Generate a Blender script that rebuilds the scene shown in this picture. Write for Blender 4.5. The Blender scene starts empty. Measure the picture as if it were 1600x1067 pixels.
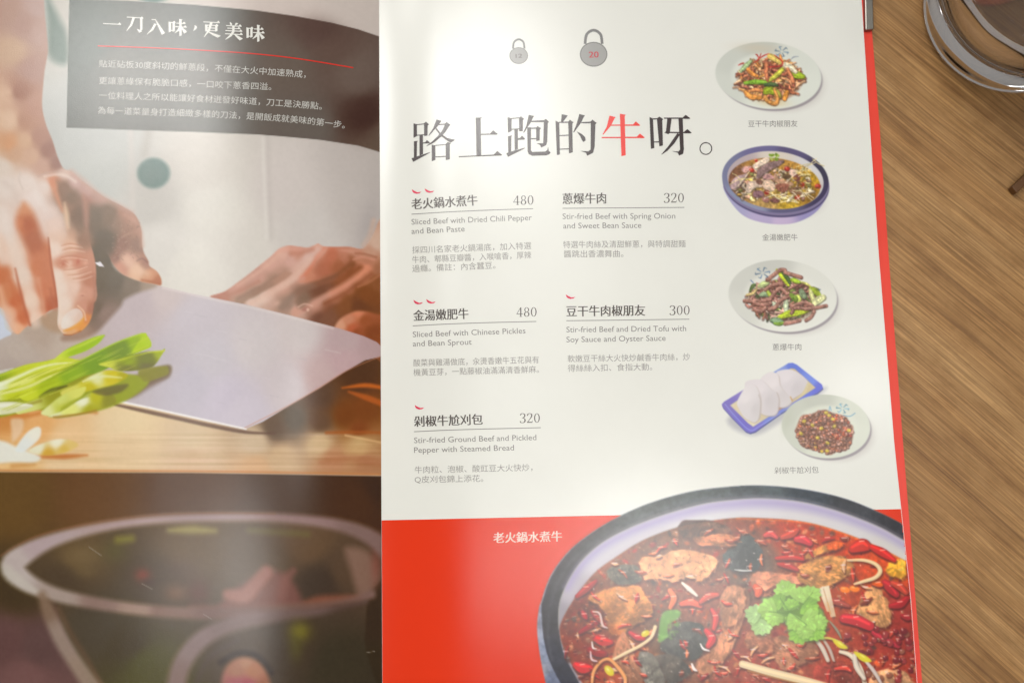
import bpy, bmesh, math, random
import numpy as np
from mathutils import Vector
S = bpy.context.scene
COL = S.collection
# ------------------------------------------------------------------ camera
FP = 1600 * 35.0 / 36.0            # focal length in photo pixels (photo 1600 x 1067)
TH = math.radians(8.8); DIST = 0.408
CAM = np.array([0, -DIST * math.sin(TH), DIST * math.cos(TH)])
cd = bpy.data.cameras.new('camera'); cam = bpy.data.objects.new('camera', cd); COL.objects.link(cam)
cam.location = CAM; cam.rotation_euler = (TH, 0, 0)
cd.lens = 35; cd.sensor_width = 36; cd.clip_start = 0.01; cd.clip_end = 20
cd.dof.use_dof = True; cd.dof.focus_distance = 0.404; cd.dof.aperture_fstop = 7
S.camera = cam
# ------------------------------------------------------------------ world and exposure
w = bpy.data.worlds.new('World'); S.world = w; w.use_nodes = True
bg = w.node_tree.nodes['Background']; bg.inputs[0].default_value = (1.0, 0.98, 0.94, 1); bg.inputs[1].default_value = 0.27
S.view_settings.view_transform = 'Standard'; S.view_settings.look = 'None'
S.view_settings.exposure = 0.06; S.view_settings.gamma = 1; S.view_settings.use_curve_mapping = False
S.cycles.max_bounces = 10; S.cycles.transmission_bounces = 10

def ray(u, v):
    u = np.asarray(u, float); v = np.asarray(v, float)
    a = (u - 800) / FP; b = (533.5 - v) / FP
    return np.stack([a, math.sin(TH) + b * math.cos(TH), -math.cos(TH) + b * math.sin(TH)], -1)
def at_z(u, v, z):
    d = ray(u, v); t = (np.asarray(z, float) - CAM[2]) / d[..., 2]
    return CAM + d * t[..., None]
G0 = at_z(592.0, 0.0, -.003); G1 = at_z(597.0, 1067.0, -.003)
GD = (G0 - G1)[:2]; GD /= np.linalg.norm(GD); GE = np.array([GD[1], -GD[0]])   # along the spine / to the right
def height(p):
    s = (p[..., :2] - G0[:2]) @ GE
    l = np.abs(s) * 1000
    left = -3 + 20 * (1 - np.exp(-l / 32)) + .13 * l
    right = -3 * np.exp(-(l / 20) ** 2)
    return np.where(s < 0, left, right) / 1000
def unproj(u, v, lift=0.0):
    """the point of the curved open pages that the photo shows at pixel u, v"""
    z = np.zeros(np.broadcast(np.asarray(u), np.asarray(v)).shape)
    for _ in range(25):
        p = at_z(u, v, z); z = height(p)
    p = at_z(u, v, z); p[..., 2] += lift
    return p
# ------------------------------------------------------------------ lamps (ceiling lamps whose glare lies on the pages, plus added broad fill lamps)
def lamp(name, loc, power, size, target=(0, 0, 0), color=(1, .99, .965)):
    l = bpy.data.lights.new(name, 'AREA'); l.shape = 'DISK'; l.size = size; l.energy = power; l.color = color
    o = bpy.data.objects.new(name, l); COL.objects.link(o); o.location = loc
    o.rotation_euler = (Vector(target) - Vector(loc)).to_track_quat('-Z', 'Y').to_euler()
    return o
def mirror(u, v, dist):
    p = unproj(float(u), float(v)); e = 1e-3
    px = height(p + np.array([e, 0, 0])) - height(p - np.array([e, 0, 0])); py = height(p + np.array([0, e, 0])) - height(p - np.array([0, e, 0]))
    n = np.array([-px / (2 * e), -py / (2 * e), 1]); n /= np.linalg.norm(n)
    d = ray(float(u), float(v)); d /= np.linalg.norm(d)
    r = d - 2 * (d @ n) * n
    return p + r * dist
LAMPS = [(805, 225, 1.5, .24, 1.5), (850, 420, 1.5, .26, .6), (800, 640, 1.5, .2, .45), (778, 888, 1.4, .05, .55), 
         (165, 110, 1.4, .26, 2.8), (300, 70, 1.4, .24, 2.0), (180, 390, 1.4, .16, .4), (466, 640, 1.4, .08, .55)]
for (u, v, dd, sz, pw) in LAMPS:
    lamp('ceiling_or_fill_lamp', mirror(u, v, dd), pw, sz)
for (u, v, dd, sz, pw) in [(990, 860, 1.4, .22, .036), (1130, 915, 1.4, .22, .030)]:      # narrow beam downlights over the pot
    o = lamp('ceiling_downlight', mirror(u, v, dd), pw, sz, unproj(float(u), float(v))); o.data.spread = math.radians(26)
lamp('ceiling_or_fill_lamp', (-.25, -1.5, 1.5), 9.2, .14)  # added fill lamp for diffuse brightness, set where the pages don't mirror it
lamp('ceiling_or_fill_lamp', (-.9, 1.3, 1.7), 8.0, .14)  # added broad lamp from the upper left, lifts diffuse light and shades the menu's right

# ------------------------------------------------------------------ materials
def lin(c):
    c = np.asarray(c, float) / 255.0
    return np.where(c <= .04045, c / 12.92, ((c + .055) / 1.055) ** 2.4)
def mat(name, color=None, rough=.5, attr=None, grain=0.0, metal=0.0, spec=.5):
    m = bpy.data.materials.new(name); m.use_nodes = True
    N = m.node_tree.nodes; L = m.node_tree.links; b = N['Principled BSDF']
    b.inputs['Roughness'].default_value = rough; b.inputs['Metallic'].default_value = metal
    b.inputs['Specular IOR Level'].default_value = spec
    tc = N.new('ShaderNodeTexCoord')
    if attr:
        a = N.new('ShaderNodeAttribute'); a.attribute_name = attr; L.new(a.outputs['Color'], b.inputs['Base Color'])
    else:
        c = lin(color)
        nz = N.new('ShaderNodeTexNoise'); nz.inputs['Scale'].default_value = 60; nz.inputs['Detail'].default_value = 3
        L.new(tc.outputs['Object'], nz.inputs['Vector'])
        mx = N.new('ShaderNodeMix'); mx.data_type = 'RGBA'
        mx.inputs[6].default_value = (*(c * .98), 1); mx.inputs[7].default_value = (*np.minimum(c * 1.02, 1), 1)
        L.new(nz.outputs[0], mx.inputs[0]); L.new(mx.outputs[2], b.inputs['Base Color'])
    if grain:
        n2 = N.new('ShaderNodeTexNoise'); n2.inputs['Scale'].default_value = 2400; n2.inputs['Detail'].default_value = 3
        L.new(tc.outputs['Object'], n2.inputs['Vector'])
        bp = N.new('ShaderNodeBump'); bp.inputs['Strength'].default_value = grain; bp.inputs['Distance'].default_value = .0003
        L.new(n2.outputs[0], bp.inputs['Height']); L.new(bp.outputs[0], b.inputs['Normal'])
    return m
PR, PG = .20, .10
M_print = mat('printed_ink', rough=PR, attr='Col', grain=PG)
M_paper = mat('coated_paper', (228, 227, 219), PR, grain=.05)
M_block = mat('page_edges', (205, 200, 188), .7)
_ink = {}
def ink(c):
    if c not in _ink: _ink[c] = mat('ink_%02x%02x%02x' % c, c, PR, grain=PG)
    return _ink[c]

# ------------------------------------------------------------------ object helpers
def obj(name, me, m=None, parent=None, label=None):
    if m is not None: me.materials.append(m)
    o = bpy.data.objects.new(name, me); COL.objects.link(o)
    if parent is not None: o.parent = parent
    if label: o['label'] = label
    return o
def mesh(name, verts, faces, smooth=True):
    me = bpy.data.meshes.new(name); me.from_pydata([tuple(map(float, v)) for v in verts], [], faces); me.update()
    if smooth: me.polygons.foreach_set('use_smooth', [True] * len(me.polygons))
    return me
def tag(o, label, cat, group=None, kind=None):
    o['label'] = label; o['category'] = cat
    if group: o['group'] = group
    if kind: o['kind'] = kind
    return o
def grid_faces(ny, nx):
    i = np.arange(ny * nx).reshape(ny, nx)
    return np.stack([i[:-1, :-1], i[1:, :-1], i[1:, 1:], i[:-1, 1:]], -1).reshape(-1, 4)
def fast_mesh(name, V, F, C=None):
    used = np.unique(F); remap = np.full(len(V), -1); remap[used] = np.arange(len(used))
    V = V[used]; F = remap[F]
    me = bpy.data.meshes.new(name)
    me.vertices.add(len(V)); me.vertices.foreach_set('co', V.astype(np.float32).ravel())
    me.loops.add(F.size); me.loops.foreach_set('vertex_index', F.astype(np.int32).ravel())
    me.polygons.add(len(F)); me.polygons.foreach_set('loop_start', np.arange(0, F.size, 4, dtype=np.int32))
    me.update(calc_edges=True); me.polygons.foreach_set('use_smooth', np.ones(len(F), bool))
    if C is not None:
        a = me.color_attributes.new('Col', 'FLOAT_COLOR', 'POINT')
        a.data.foreach_set('color', np.concatenate([C[used], np.ones((len(used), 1))], 1).astype(np.float32).ravel())
    me.validate(); return me

# ------------------------------------------------------------------ picture printing: a small painter
def catmull(P, closed, k=6):
    P = np.asarray(P, float); n = len(P)
    if closed: g = lambda i: P[i % n]; m = n
    else: g = lambda i: P[min(max(i, 0), n - 1)]; m = n - 1
    out = []
    for i in range(m):
        a, b, c, d = g(i - 1), g(i), g(i + 1), g(i + 2)
        for j in range(k):
            t = j / k
            out.append(.5 * ((2 * b) + (c - a) * t + (2 * a - 5 * b + 4 * c - d) * t * t + (3 * b - a - 3 * c + d) * t ** 3))
    if not closed: out.append(P[-1])
    return np.array(out)
class Canvas:
    def __init__(s, x0, y0, x1, y1, step, base=(228, 227, 219)):
        s.st = step; xs = np.arange(x0, x1 + step * .5, step); ys = np.arange(y0, y1 + step * .5, step)
        s.X, s.Y = np.meshgrid(xs, ys); s.x0, s.y0 = x0, y0
        s.C = np.empty(s.X.shape + (3,)); s.C[:] = base
        s.A = np.zeros(s.X.shape); s.P = np.zeros(s.X.shape, int); s.pad = 0
    def win(s, x0, y0, x1, y1):
        h, w_ = s.X.shape; x0 -= s.pad; x1 += s.pad
        i0 = max(0, int((y0 - s.y0) / s.st)); i1 = min(h, int((y1 - s.y0) / s.st) + 2)
        j0 = max(0, int((x0 - s.x0) / s.st)); j1 = min(w_, int((x1 - s.x0) / s.st) + 2)
        return (slice(i0, max(i0, i1)), slice(j0, max(j0, j1)))
    def put(s, sl, m, col, pid):
        X = s.X[sl]; Y = s.Y[sl]
        if callable(col): c = col(X, Y)
        elif isinstance(col, list):
            num = np.zeros(X.shape + (3,)); den = np.zeros(X.shape)
            for (cx, cy, cc) in col:
                wt = 1 / ((X - cx) ** 2 + (Y - cy) ** 2 + 20) ** 1.9
                num += wt[..., None] * np.asarray(cc, float); den += wt
            c = num / den[..., None]
        else: c = np.asarray(col, float)
        s.C[sl] = s.C[sl] * (1 - m[..., None]) + m[..., None] * c
        s.A[sl] = np.maximum(s.A[sl], m)
        if pid is not None: s.P[sl][m > .5] = pid
    def poly(s, P, col, soft=1.2, alpha=1.0, smooth=True, pid=None, fade=None):
        P = catmull(P, True) if smooth else np.asarray(P, float)
        sl = s.win(P[:, 0].min() - soft * 1.5, P[:, 1].min() - soft * 1.5, P[:, 0].max() + soft * 1.5, P[:, 1].max() + soft * 1.5)
        X = s.X[sl]; Y = s.Y[sl]
        if X.size == 0: return
        ins = np.zeros(X.shape, bool); D = np.full(X.shape, 1e9); n = len(P)
        for i in range(n):
            ax, ay = P[i]; bx, by = P[(i + 1) % n]; dx, dy = bx - ax, by - ay
            if abs(dy) > 1e-9:
                c = ((ay > Y) != (by > Y)) & (X < dx * (Y - ay) / dy + ax); ins ^= c
            t = np.clip(((X - ax) * dx + (Y - ay) * dy) / (dx * dx + dy * dy + 1e-9), 0, 1)
            D = np.minimum(D, (X - ax - t * dx) ** 2 + (Y - ay - t * dy) ** 2)
        sd = np.sqrt(D) * np.where(ins, 1, -1)
        t = np.clip(sd / (2 * soft) + .5, 0, 1); m = t * t * (3 - 2 * t) * alpha
        if fade: t = np.clip((Y - fade[0]) / (fade[1] - fade[0]), 0, 1); m = m * t * t * (3 - 2 * t)
        s.put(sl, m, col, pid)
    def stroke(s, P, wd, col, soft=1.0, alpha=1.0, smooth=True, pid=None, lit=None):
        P = np.asarray(P, float); wd = np.full(len(P), float(wd)) if np.isscalar(wd) else np.asarray(wd, float)
        Q = np.concatenate([P, wd[:, None]], 1)
        if smooth and len(P) > 2: Q = catmull(Q, False, 5)
        mw = Q[:, 2].max() / 2 + soft * 1.5
        sl = s.win(Q[:, 0].min() - mw, Q[:, 1].min() - mw, Q[:, 0].max() + mw, Q[:, 1].max() + mw)
        X = s.X[sl]; Y = s.Y[sl]
        if X.size == 0: return
        D = np.full(X.shape, 1e9)
        for i in range(len(Q) - 1):
            ax, ay, ra = Q[i]; bx, by, rb = Q[i + 1]; dx, dy = bx - ax, by - ay
            t = np.clip(((X - ax) * dx + (Y - ay) * dy) / (dx * dx + dy * dy + 1e-9), 0, 1)
            D = np.minimum(D, np.hypot(X - ax - t * dx, Y - ay - t * dy) - (ra + (rb - ra) * t) / 2)
        t = np.clip(-D / (2 * soft) + .5, 0, 1); m = t * t * (3 - 2 * t) * alpha
        s.put(sl, m, col, pid)
    def blob(s, x, y, rx, ry, col, ang=0, alpha=1.0, hard=0.0, pid=None):
        r = max(rx, ry) * (1.05 if hard else 2.2)
        sl = s.win(x - r, y - r, x + r, y + r); X = s.X[sl] - x; Y = s.Y[sl] - y
        if X.size == 0: return
        a = math.radians(ang); U = (X * math.cos(a) + Y * math.sin(a)) / rx; V = (-X * math.sin(a) + Y * math.cos(a)) / ry
        q = np.hypot(U, V)
        if hard: t = np.clip((1 - q) / max(1e-3, 1 - hard), 0, 1); m = t * t * (3 - 2 * t)
        else: m = np.exp(-q * q * 1.4)
        s.put(sl, m * alpha, col, pid)
    def noise(s, cells, seed, stretch=(1, 1)):
        rs = np.random.RandomState(seed); out = np.zeros(s.X.shape); amp = 1
        for o in range(3):
            cx, cy = cells * stretch[0] / 2 ** o, cells * stretch[1] / 2 ** o
            U = (s.X - s.x0) / cx; V = (s.Y - s.y0) / cy
            G = rs.rand(int(V.max()) + 3, int(U.max()) + 3); iu = U.astype(int); iv = V.astype(int); fu = U - iu; fv = V - iv
            fu = fu * fu * (3 - 2 * fu); fv = fv * fv * (3 - 2 * fv)
            out += amp * (G[iv, iu] * (1 - fu) * (1 - fv) + G[iv, iu + 1] * fu * (1 - fv) + G[iv + 1, iu] * (1 - fu) * fv + G[iv + 1, iu + 1] * fu * fv - .5)
            amp *= .5
        return out
    def desat(s, pids, k, g=1.0):
        m = np.isin(s.P, pids); q = s.C[m]; l = (q @ np.array([.36, .5, .14]))[:, None] * np.array([1.06, 1.0, .93])
        s.C[m] = 255 * (np.clip(q * (1 - k) + l * k, 0, 255) / 255) ** g
    def soften(s, r):
        for ax in (0, 1):
            a = np.roll(s.C, 1, ax); b = np.roll(s.C, -1, ax)
            if ax: a[:, 0] = s.C[:, 0]; b[:, -1] = s.C[:, -1]
            else: a[0] = s.C[0]; b[-1] = s.C[-1]
            s.C = s.C * (1 - r) + (a + b) * r / 2
    def grainy(s, pids, seed, big=.16, fine=.16, spark=.5):
        m = np.isin(s.P, pids); n = s.noise(7, seed) * big * 1.6 + s.noise(2.6, seed + 1) * fine * 1.6
        s.C[m] = s.C[m] * (1 + n[m])[:, None]
        h = s.noise(4.5, seed + 2); h = np.clip((h - .42) / .35, 0, 1) * m
        s.C += (h * spark)[..., None] * (np.array([236, 206, 190]) - s.C) * .6
    def build(s, parent, names, lift, keep=None):
        rgb = lin(np.clip(s.C, 0, 255)).reshape(-1, 3)
        V = unproj(s.X, s.Y, lift).reshape(-1, 3)
        F = grid_faces(*s.X.shape); pid = s.P.ravel()[F].max(1)
        ok = s.A.ravel()[F].max(1) > .02
        if keep is not None: ok &= keep(s.X, s.Y).ravel()[F].all(1)
        out = []
        for k, (nm, lb) in names.items():
            f = F[ok & (pid == k)]
            if len(f): out.append(obj(nm, fast_mesh(nm, V, f, rgb), M_print, parent, lb))
        return out

# ------------------------------------------------------------------ the table
def wood():
    m = bpy.data.materials.new('oak_grain'); m.use_nodes = True
    N = m.node_tree.nodes; L = m.node_tree.links; b = N['Principled BSDF']
    tc = N.new('ShaderNodeTexCoord')
    mp = N.new('ShaderNodeMapping'); mp.inputs['Rotation'].default_value = (0, 0, math.radians(42)); L.new(tc.outputs['Object'], mp.inputs[0])
    warp = N.new('ShaderNodeTexNoise'); warp.inputs['Scale'].default_value = 9; warp.inputs['Detail'].default_value = 2
    L.new(mp.outputs[0], warp.inputs['Vector'])
    ma = N.new('ShaderNodeVectorMath'); ma.operation = 'MULTIPLY_ADD'; L.new(warp.outputs['Color'], ma.inputs[0])
    ma.inputs[1].default_value = (.006, .004, 0); L.new(mp.outputs[0], ma.inputs[2])
    def tex(sx, sy, scale, det, rough=.6):
        q = N.new('ShaderNodeMapping'); q.inputs['Scale'].default_value = (sx, sy, 1); L.new(ma.outputs[0], q.inputs[0])
        t = N.new('ShaderNodeTexNoise'); t.inputs['Scale'].default_value = scale; t.inputs['Detail'].default_value = det
        t.inputs['Roughness'].default_value = rough; L.new(q.outputs[0], t.inputs['Vector']); return t.outputs[0]
    def ramp(src, stops):
        r = N.new('ShaderNodeValToRGB'); L.new(src, r.inputs[0]); e = r.color_ramp.elements
        while len(e) < len(stops): e.new(.5)
        for el, (p, c) in zip(e, stops): el.position = p; el.color = (*c, 1)
        return r.outputs[0]
    def mixc(f, a, c, mode='MIX'):
        x = N.new('ShaderNodeMix'); x.data_type = 'RGBA'; x.blend_type = mode
        if isinstance(f, float): x.inputs[0].default_value = f
        else: L.new(f, x.inputs[0])
        L.new(a, x.inputs[6]); L.new(c, x.inputs[7]); return x.outputs[2]
    base = ramp(tex(.3, 3, 16, 4), [(.3, lin((140, 100, 54))), (.5, lin((157, 117, 70))), (.7, lin((169, 131, 84)))])
    band = ramp(tex(.10, 4, 34, 5), [(.36, (.66, .60, .52)), (.43, (.88, .86, .82)), (.56, (1, 1, 1))])
    vein = ramp(tex(.05, 4, 110, 3), [(.32, (.45, .38, .30)), (.37, (1, 1, 1)), (.7, (1.05, 1.05, 1.05))])
    pore = ramp(tex(.022, 1.3, 1000, 2, .6), [(.36, (.55, .48, .38)), (.46, (.94, .93, .90)), (.56, (1.05, 1.05, 1.05)), (.64, (1.55, 1.6, 1.65))])
    blot = ramp(tex(1.0, 2, 60, 4, .7), [(.38, (.86, .82, .75)), (.55, (1.04, 1.04, 1.04))])
    col = mixc(.8, base, band, 'MULTIPLY'); col = mixc(.5, col, vein, 'MULTIPLY'); col = mixc(.6, col, pore, 'MULTIPLY'); col = mixc(.9, col, blot, 'MULTIPLY')
    L.new(col, b.inputs['Base Color']); b.inputs['Roughness'].default_value = .45
    bp = N.new('ShaderNodeBump'); bp.inputs['Strength'].default_value = .25; bp.inputs['Distance'].default_value = .0004
    L.new(tex(.022, 1.3, 1000, 2, .6), bp.inputs['Height']); L.new(bp.outputs[0], b.inputs['Normal'])
    return m
def slab(name, x0, y0, x1, y1, z0, z1, m, parent=None, bev=.0):
    bm = bmesh.new(); r = bmesh.ops.create_cube(bm, size=1)
    for v in r['verts']:
        v.co = Vector((x0 if v.co.x < 0 else x1, y0 if v.co.y < 0 else y1, z0 if v.co.z < 0 else z1))
    if bev: bmesh.ops.bevel(bm, geom=bm.edges[:], offset=bev, segments=3, affect='EDGES', profile=.5)
    me = bpy.data.meshes.new(name); bm.to_mesh(me); bm.free()
    return obj(name, me, m, parent)
TZ = -.0062
t = slab('table_top', -.62, -.42, .62, .46, TZ - .03, TZ, wood(), bev=.003)
tag(t, 'brown oak table top with diagonal grain under the open menu', 'table', kind='structure')

# ------------------------------------------------------------------ the menu: pages and cover
menu = bpy.data.objects.new('menu_booklet', None); COL.objects.link(menu)
tag(menu, 'open glossy restaurant menu with a kitchen photo page facing a dish list page', 'menu')
_inn = np.array([(-70, 1340), (0, 1346), (40, 1348.5), (200, 1359), (400, 1373), (692, 1397), (740, 1402), (934, 1423), (1067, 1433), (1140, 1439)])
_out = np.array([(-78, 1354), (0, 1359.5), (50, 1362.5), (200, 1374.5), (400, 1388.5), (692, 1411), (740, 1415), (934, 1430.5), (1067, 1441), (1150, 1448)])
inner = lambda v: np.interp(v, _inn[:, 0], _inn[:, 1]); outer = lambda v: np.interp(v, _out[:, 0], _out[:, 1])
gut = lambda v: 592 + 5 * np.asarray(v, float) / 1067
def sheet(name, vs, fn, m, parent, floor, block):
    """a page leaf with the block of leaves under it"""
    U, V = fn(vs); P = unproj(U, V); ny, nx = U.shape
    top = P.reshape(-1, 3); F = [tuple(map(int, f)) for f in grid_faces(ny, nx)]
    o = obj(name, mesh(name, top, F), m, parent)
    i = np.arange(ny * nx).reshape(ny, nx); ring = np.concatenate([i[0, :], i[1:, -1], i[-1, -2::-1], i[-2:0:-1, 0]])
    a = top[ring].copy(); a[:, 2] -= .0002; c = a.copy(); c[:, 2] = np.minimum(floor, a[:, 2] - .0003); n = len(ring)
    obj(block, mesh(block, np.concatenate([a, c]), [(k, (k + 1) % n, n + (k + 1) % n, n + k) for k in range(n)], False), M_block, o)
    return o
def rfn(vs):
    tt = np.concatenate([np.linspace(0, .25, 40), np.linspace(.27, 1, 30)])
    V = np.repeat(vs[:, None], len(tt), 1); return gut(V) + .3 + (inner(V) - gut(V)) * tt, V
def lfn(vs):
    tt = np.concatenate([np.linspace(0, .75, 50), np.linspace(.765, 1, 50)])
    V = np.repeat(vs[:, None], len(tt), 1); return -330 + (gut(V) + 330) * tt, V
page_r = sheet('right_page', np.linspace(-70, 1140, 60), rfn, M_paper, menu, -.0033, 'page_stack')
page_l = sheet('left_page', np.linspace(-70, 1140, 60), lfn, M_paper, menu, -.0040, 'page_stack')
M_cover = mat('red_cover_paper', (232, 66, 48), .35, grain=.1)
vs = np.linspace(-78, 1150, 40)
e = at_z(outer(vs), vs, -.0034); l = at_z(np.full(40, -345.0), vs, -.0040)
V = []; F = []
for k in range(40):
    V += [l[k], e[k], l[k] + [0, 0, -.002], e[k] + [0, 0, -.002]]
for k in range(39):
    a = 4 * k; F += [(a, a + 4, a + 5, a + 1), (a + 2, a + 3, a + 7, a + 6), (a + 1, a + 5, a + 7, a + 3), (a, a + 2, a + 6, a + 4)]
F += [(0, 1, 3, 2), (156, 158, 159, 157)]
obj('cover', mesh('cover', V, F, False), M_cover, menu, 'red cover board showing past the right page')
# metal corner clip on the cover edge
def prism(name, px, ztop, zbot, m, parent, bev=.0004):
    bm = bmesh.new(); P = [at_z(float(x), float(y), ztop) for x, y in px]
    f = bm.faces.new([bm.verts.new(tuple(p)) for p in P]); bm.normal_update()
    if f.normal.z < 0: f.normal_flip()
    r = bmesh.ops.extrude_face_region(bm, geom=[f]); 
    for v in r['geom']:
        if isinstance(v, bmesh.types.BMVert): v.co.z = zbot
    bmesh.ops.recalc_face_normals(bm, faces=bm.faces[:])
    if bev: bmesh.ops.bevel(bm, geom=bm.edges[:], offset=bev, segments=2, affect='EDGES', profile=.5)
    me = bpy.data.meshes.new(name); bm.to_mesh(me); bm.free(); return obj(name, me, m, parent)
prism('metal_clip', [(1350.3, -60), (1362.5, -60), (1365.5, 46), (1352.5, 47)], -.0012, -.0058, mat('brushed_steel', (150, 146, 138), .35, metal=1), menu)

# ------------------------------------------------------------------ printed lettering
TXT = {}
def glyphs(s):
    if s not in TXT:
        c = bpy.data.curves.new('lettering', 'FONT'); c.body = s; c.size = 1; c.resolution_u = 3
        o = bpy.data.objects.new('lettering', c); COL.objects.link(o)
        dg = bpy.context.evaluated_depsgraph_get(); dg.update()
        me = bpy.data.meshes.new_from_object(o.evaluated_get(dg))
        v = np.array([tuple(x.co)[:2] for x in me.vertices]); f = [tuple(p.vertices) for p in me.polygons]
        bpy.data.objects.remove(o); bpy.data.curves.remove(c); bpy.data.meshes.remove(me)
        TXT[s] = (v, f)
    return TXT[s]
def flat(name, pieces, m, parent, lift=8e-5, label=None):
    """pieces: list of (pixel verts, faces); each later piece lies a hair above the one before"""
    V = []; F = []; n = 0
    for k, (v, f) in enumerate(pieces):
        v = np.asarray(v, float); V.append(unproj(v[:, 0], v[:, 1], lift + 6e-6 * (k % 12))); F += [tuple(i + n for i in q) for q in f]; n += len(v)
    V = np.concatenate(V); me = mesh(name, V, F, False)
    bm = bmesh.new(); bm.from_mesh(me); bm.normal_update()
    for f in bm.faces:
        if f.normal.z < 0: f.normal_flip()
    bm.to_mesh(me); bm.free()
    return obj(name, me, m, parent, label)
def text(name, s, path, size, m, parent, bold=0.0, mid=.36, lift=8e-5, fit=True):
    """path: the middle line of the lettering in photo pixels; the string is stretched to its length"""
    v, f = glyphs(s); path = np.asarray(path, float); path = catmull(path, False) if len(path) > 2 else path
    d = np.concatenate([[0], np.cumsum(np.hypot(*np.diff(path, axis=0).T))]); w0, w1 = v[:, 0].min(), v[:, 0].max()
    sc = d[-1] / (w1 - w0) if fit else size
    def place(dx):
        l = (v[:, 0] - w0) * sc + dx; x = np.interp(l, d, path[:, 0]); y = np.interp(l, d, path[:, 1])
        ex = np.interp(l + 1, d, path[:, 0]) - np.interp(l - 1, d, path[:, 0]); ey = np.interp(l + 1, d, path[:, 1]) - np.interp(l - 1, d, path[:, 1])
        q = np.hypot(ex, ey); q[q == 0] = 1; h = (v[:, 1] - mid) * size
        return np.stack([x + h * ey / q, y - h * ex / q], 1)
    return flat(name, [(place(dx), f) for dx in (np.linspace(-bold, bold, 3) if bold else [0])], m, parent, lift)
def strokes(name, polys, m, parent, fx=lambda p: p, lift=8e-5):
    return flat(name, [(fx(np.asarray(p, float)), [tuple(range(len(p)))]) for p in polys], m, parent, lift)
def ribbon(P, wd):
    P = np.asarray(P, float); wd = np.full(len(P), float(wd)) if np.isscalar(wd) else np.asarray(wd, float)
    Q = catmull(np.concatenate([P, wd[:, None]], 1), False, 5) if len(P) > 2 else np.concatenate([P, wd[:, None]], 1)
    tg = np.gradient(Q[:, :2], axis=0); tg /= np.maximum(np.hypot(tg[:, 0], tg[:, 1]), 1e-9)[:, None]; nr = np.stack([-tg[:, 1], tg[:, 0]], 1)
    a = Q[:, :2] + nr * Q[:, 2:] / 2; b = Q[:, :2] - nr * Q[:, 2:] / 2; n = len(Q)
    return np.concatenate([a, b]), [(i, i + 1, n + i + 1, n + i) for i in range(n - 1)]
def ring(cx, cy, rx, ry, ix, iy, n=28):
    a = np.linspace(0, 2 * math.pi, n, endpoint=False); o = np.stack([cx + rx * np.cos(a), cy + ry * np.sin(a)], 1); i = np.stack([cx + ix * np.cos(a), cy + iy * np.sin(a)], 1)
    return np.concatenate([o, i]), [(k, (k + 1) % n, n + (k + 1) % n, n + k) for k in range(n)]
# ------------------------------------------------------------------ left page: the kitchen photograph
L_ = Canvas(-45.3, -45, 591.75, 1112, 1.5, (196, 190, 182)); L_.X += 5 * L_.Y / 1067; L_.pad = 7
L_.A[:] = 1
c = L_
# chef's white jacket, out of focus
c.poly([(-60, -60), (620, -60), (620, 760), (-60, 760)], [(150, 270, (186, 186, 180)), (130, 210, (184, 184, 179)), (240, 320, (192, 186, 178)), (320, 260, (204, 196, 186)), (330, 330, (214, 208, 198)), (250, 380, (212, 206, 198)), (380, 380, (216, 209, 200)),
    (450, 300, (208, 198, 192)), (560, 330, (196, 186, 180)), (480, 360, (206, 198, 192)), (570, 260, (192, 182, 176)), (560, 20, (205, 192, 184)), (450, 5, (210, 196, 188)), (300, 420, (220, 214, 204)), (95, 20, (190, 184, 174))], 2, smooth=False, pid=1)
c.stroke([(418, 215), (421, 300), (424, 372)], 7, (190, 180, 174), 6, .45)
c.stroke([(411, 215), (414, 300), (417, 372)], 5, (226, 220, 212), 4, .5)
c.stroke([(204, 200), (207, 300), (206, 420)], 9, (202, 192, 184), 5, .5)
c.stroke([(232, 205), (226, 240)], 12, (170, 160, 150), 8, .5)
c.blob(575, 360, 22, 60, (170, 160, 158), 10, .6)
c.poly([(72, -10), (80, 5), (92, 28), (104, 55), (106, 95), (92, 100), (76, 85), (74, 40)], (82, 104, 92), 9, .85)
c.blob(240, 271, 30, 28, (74, 108, 100), 0, .95, .68, pid=2)
c.blob(236, 275, 36, 34, (150, 138, 130), 0, .25)
c.blob(240, -6, 34, 14, (74, 108, 100), 0, .9, .5)
# cutting board
c.poly([(-60, 610), (200, 612), (420, 600), (620, 480), (620, 745), (590, 742), (300, 738), (-60, 736)], [(560, 590, (80, 45, 16)), (500, 620, (92, 62, 40)), (460, 655, (90, 74, 56)), (570, 640, (122, 62, 10)), (540, 650, (118, 60, 6)), (560, 672, (128, 62, 14)), (500, 660, (98, 66, 40)), (430, 668, (100, 76, 56)),
    (560, 690, (206, 168, 116)), (500, 692, (212, 180, 138)), (400, 690, (206, 180, 148)), (300, 690, (218, 192, 156)), (200, 690, (226, 196, 154)), (100, 690, (230, 192, 142)), (60, 665, (224, 168, 104)), (200, 662, (230, 205, 162)), (300, 712, (212, 178, 142)), (520, 718, (186, 130, 90)), (440, 715, (204, 170, 130)),
    (570, 722, (176, 120, 80)), (560, 702, (204, 162, 110)), (100, 722, (226, 194, 150)), (30, 730, (222, 180, 120)), (400, 730, (210, 166, 122)), (20, 640, (200, 130, 60))], 1.5, smooth=False, pid=3)
gn = c.noise(26, 3, (7, .16)); band = np.clip((c.Y - 672) / 8, 0, 1) * np.clip((738 - c.Y) / 4, 0, 1)
c.C += (gn * 16 * band)[..., None] * np.array([1, 1.1, 1.2])
c.stroke([(535, 606), (570, 602), (600, 606)], [2, 7, 5], (205, 100, 22), 3, .9)
c.stroke([(545, 612), (575, 622), (600, 632)], [3, 9, 8], (192, 92, 24), 3, .8)
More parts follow.
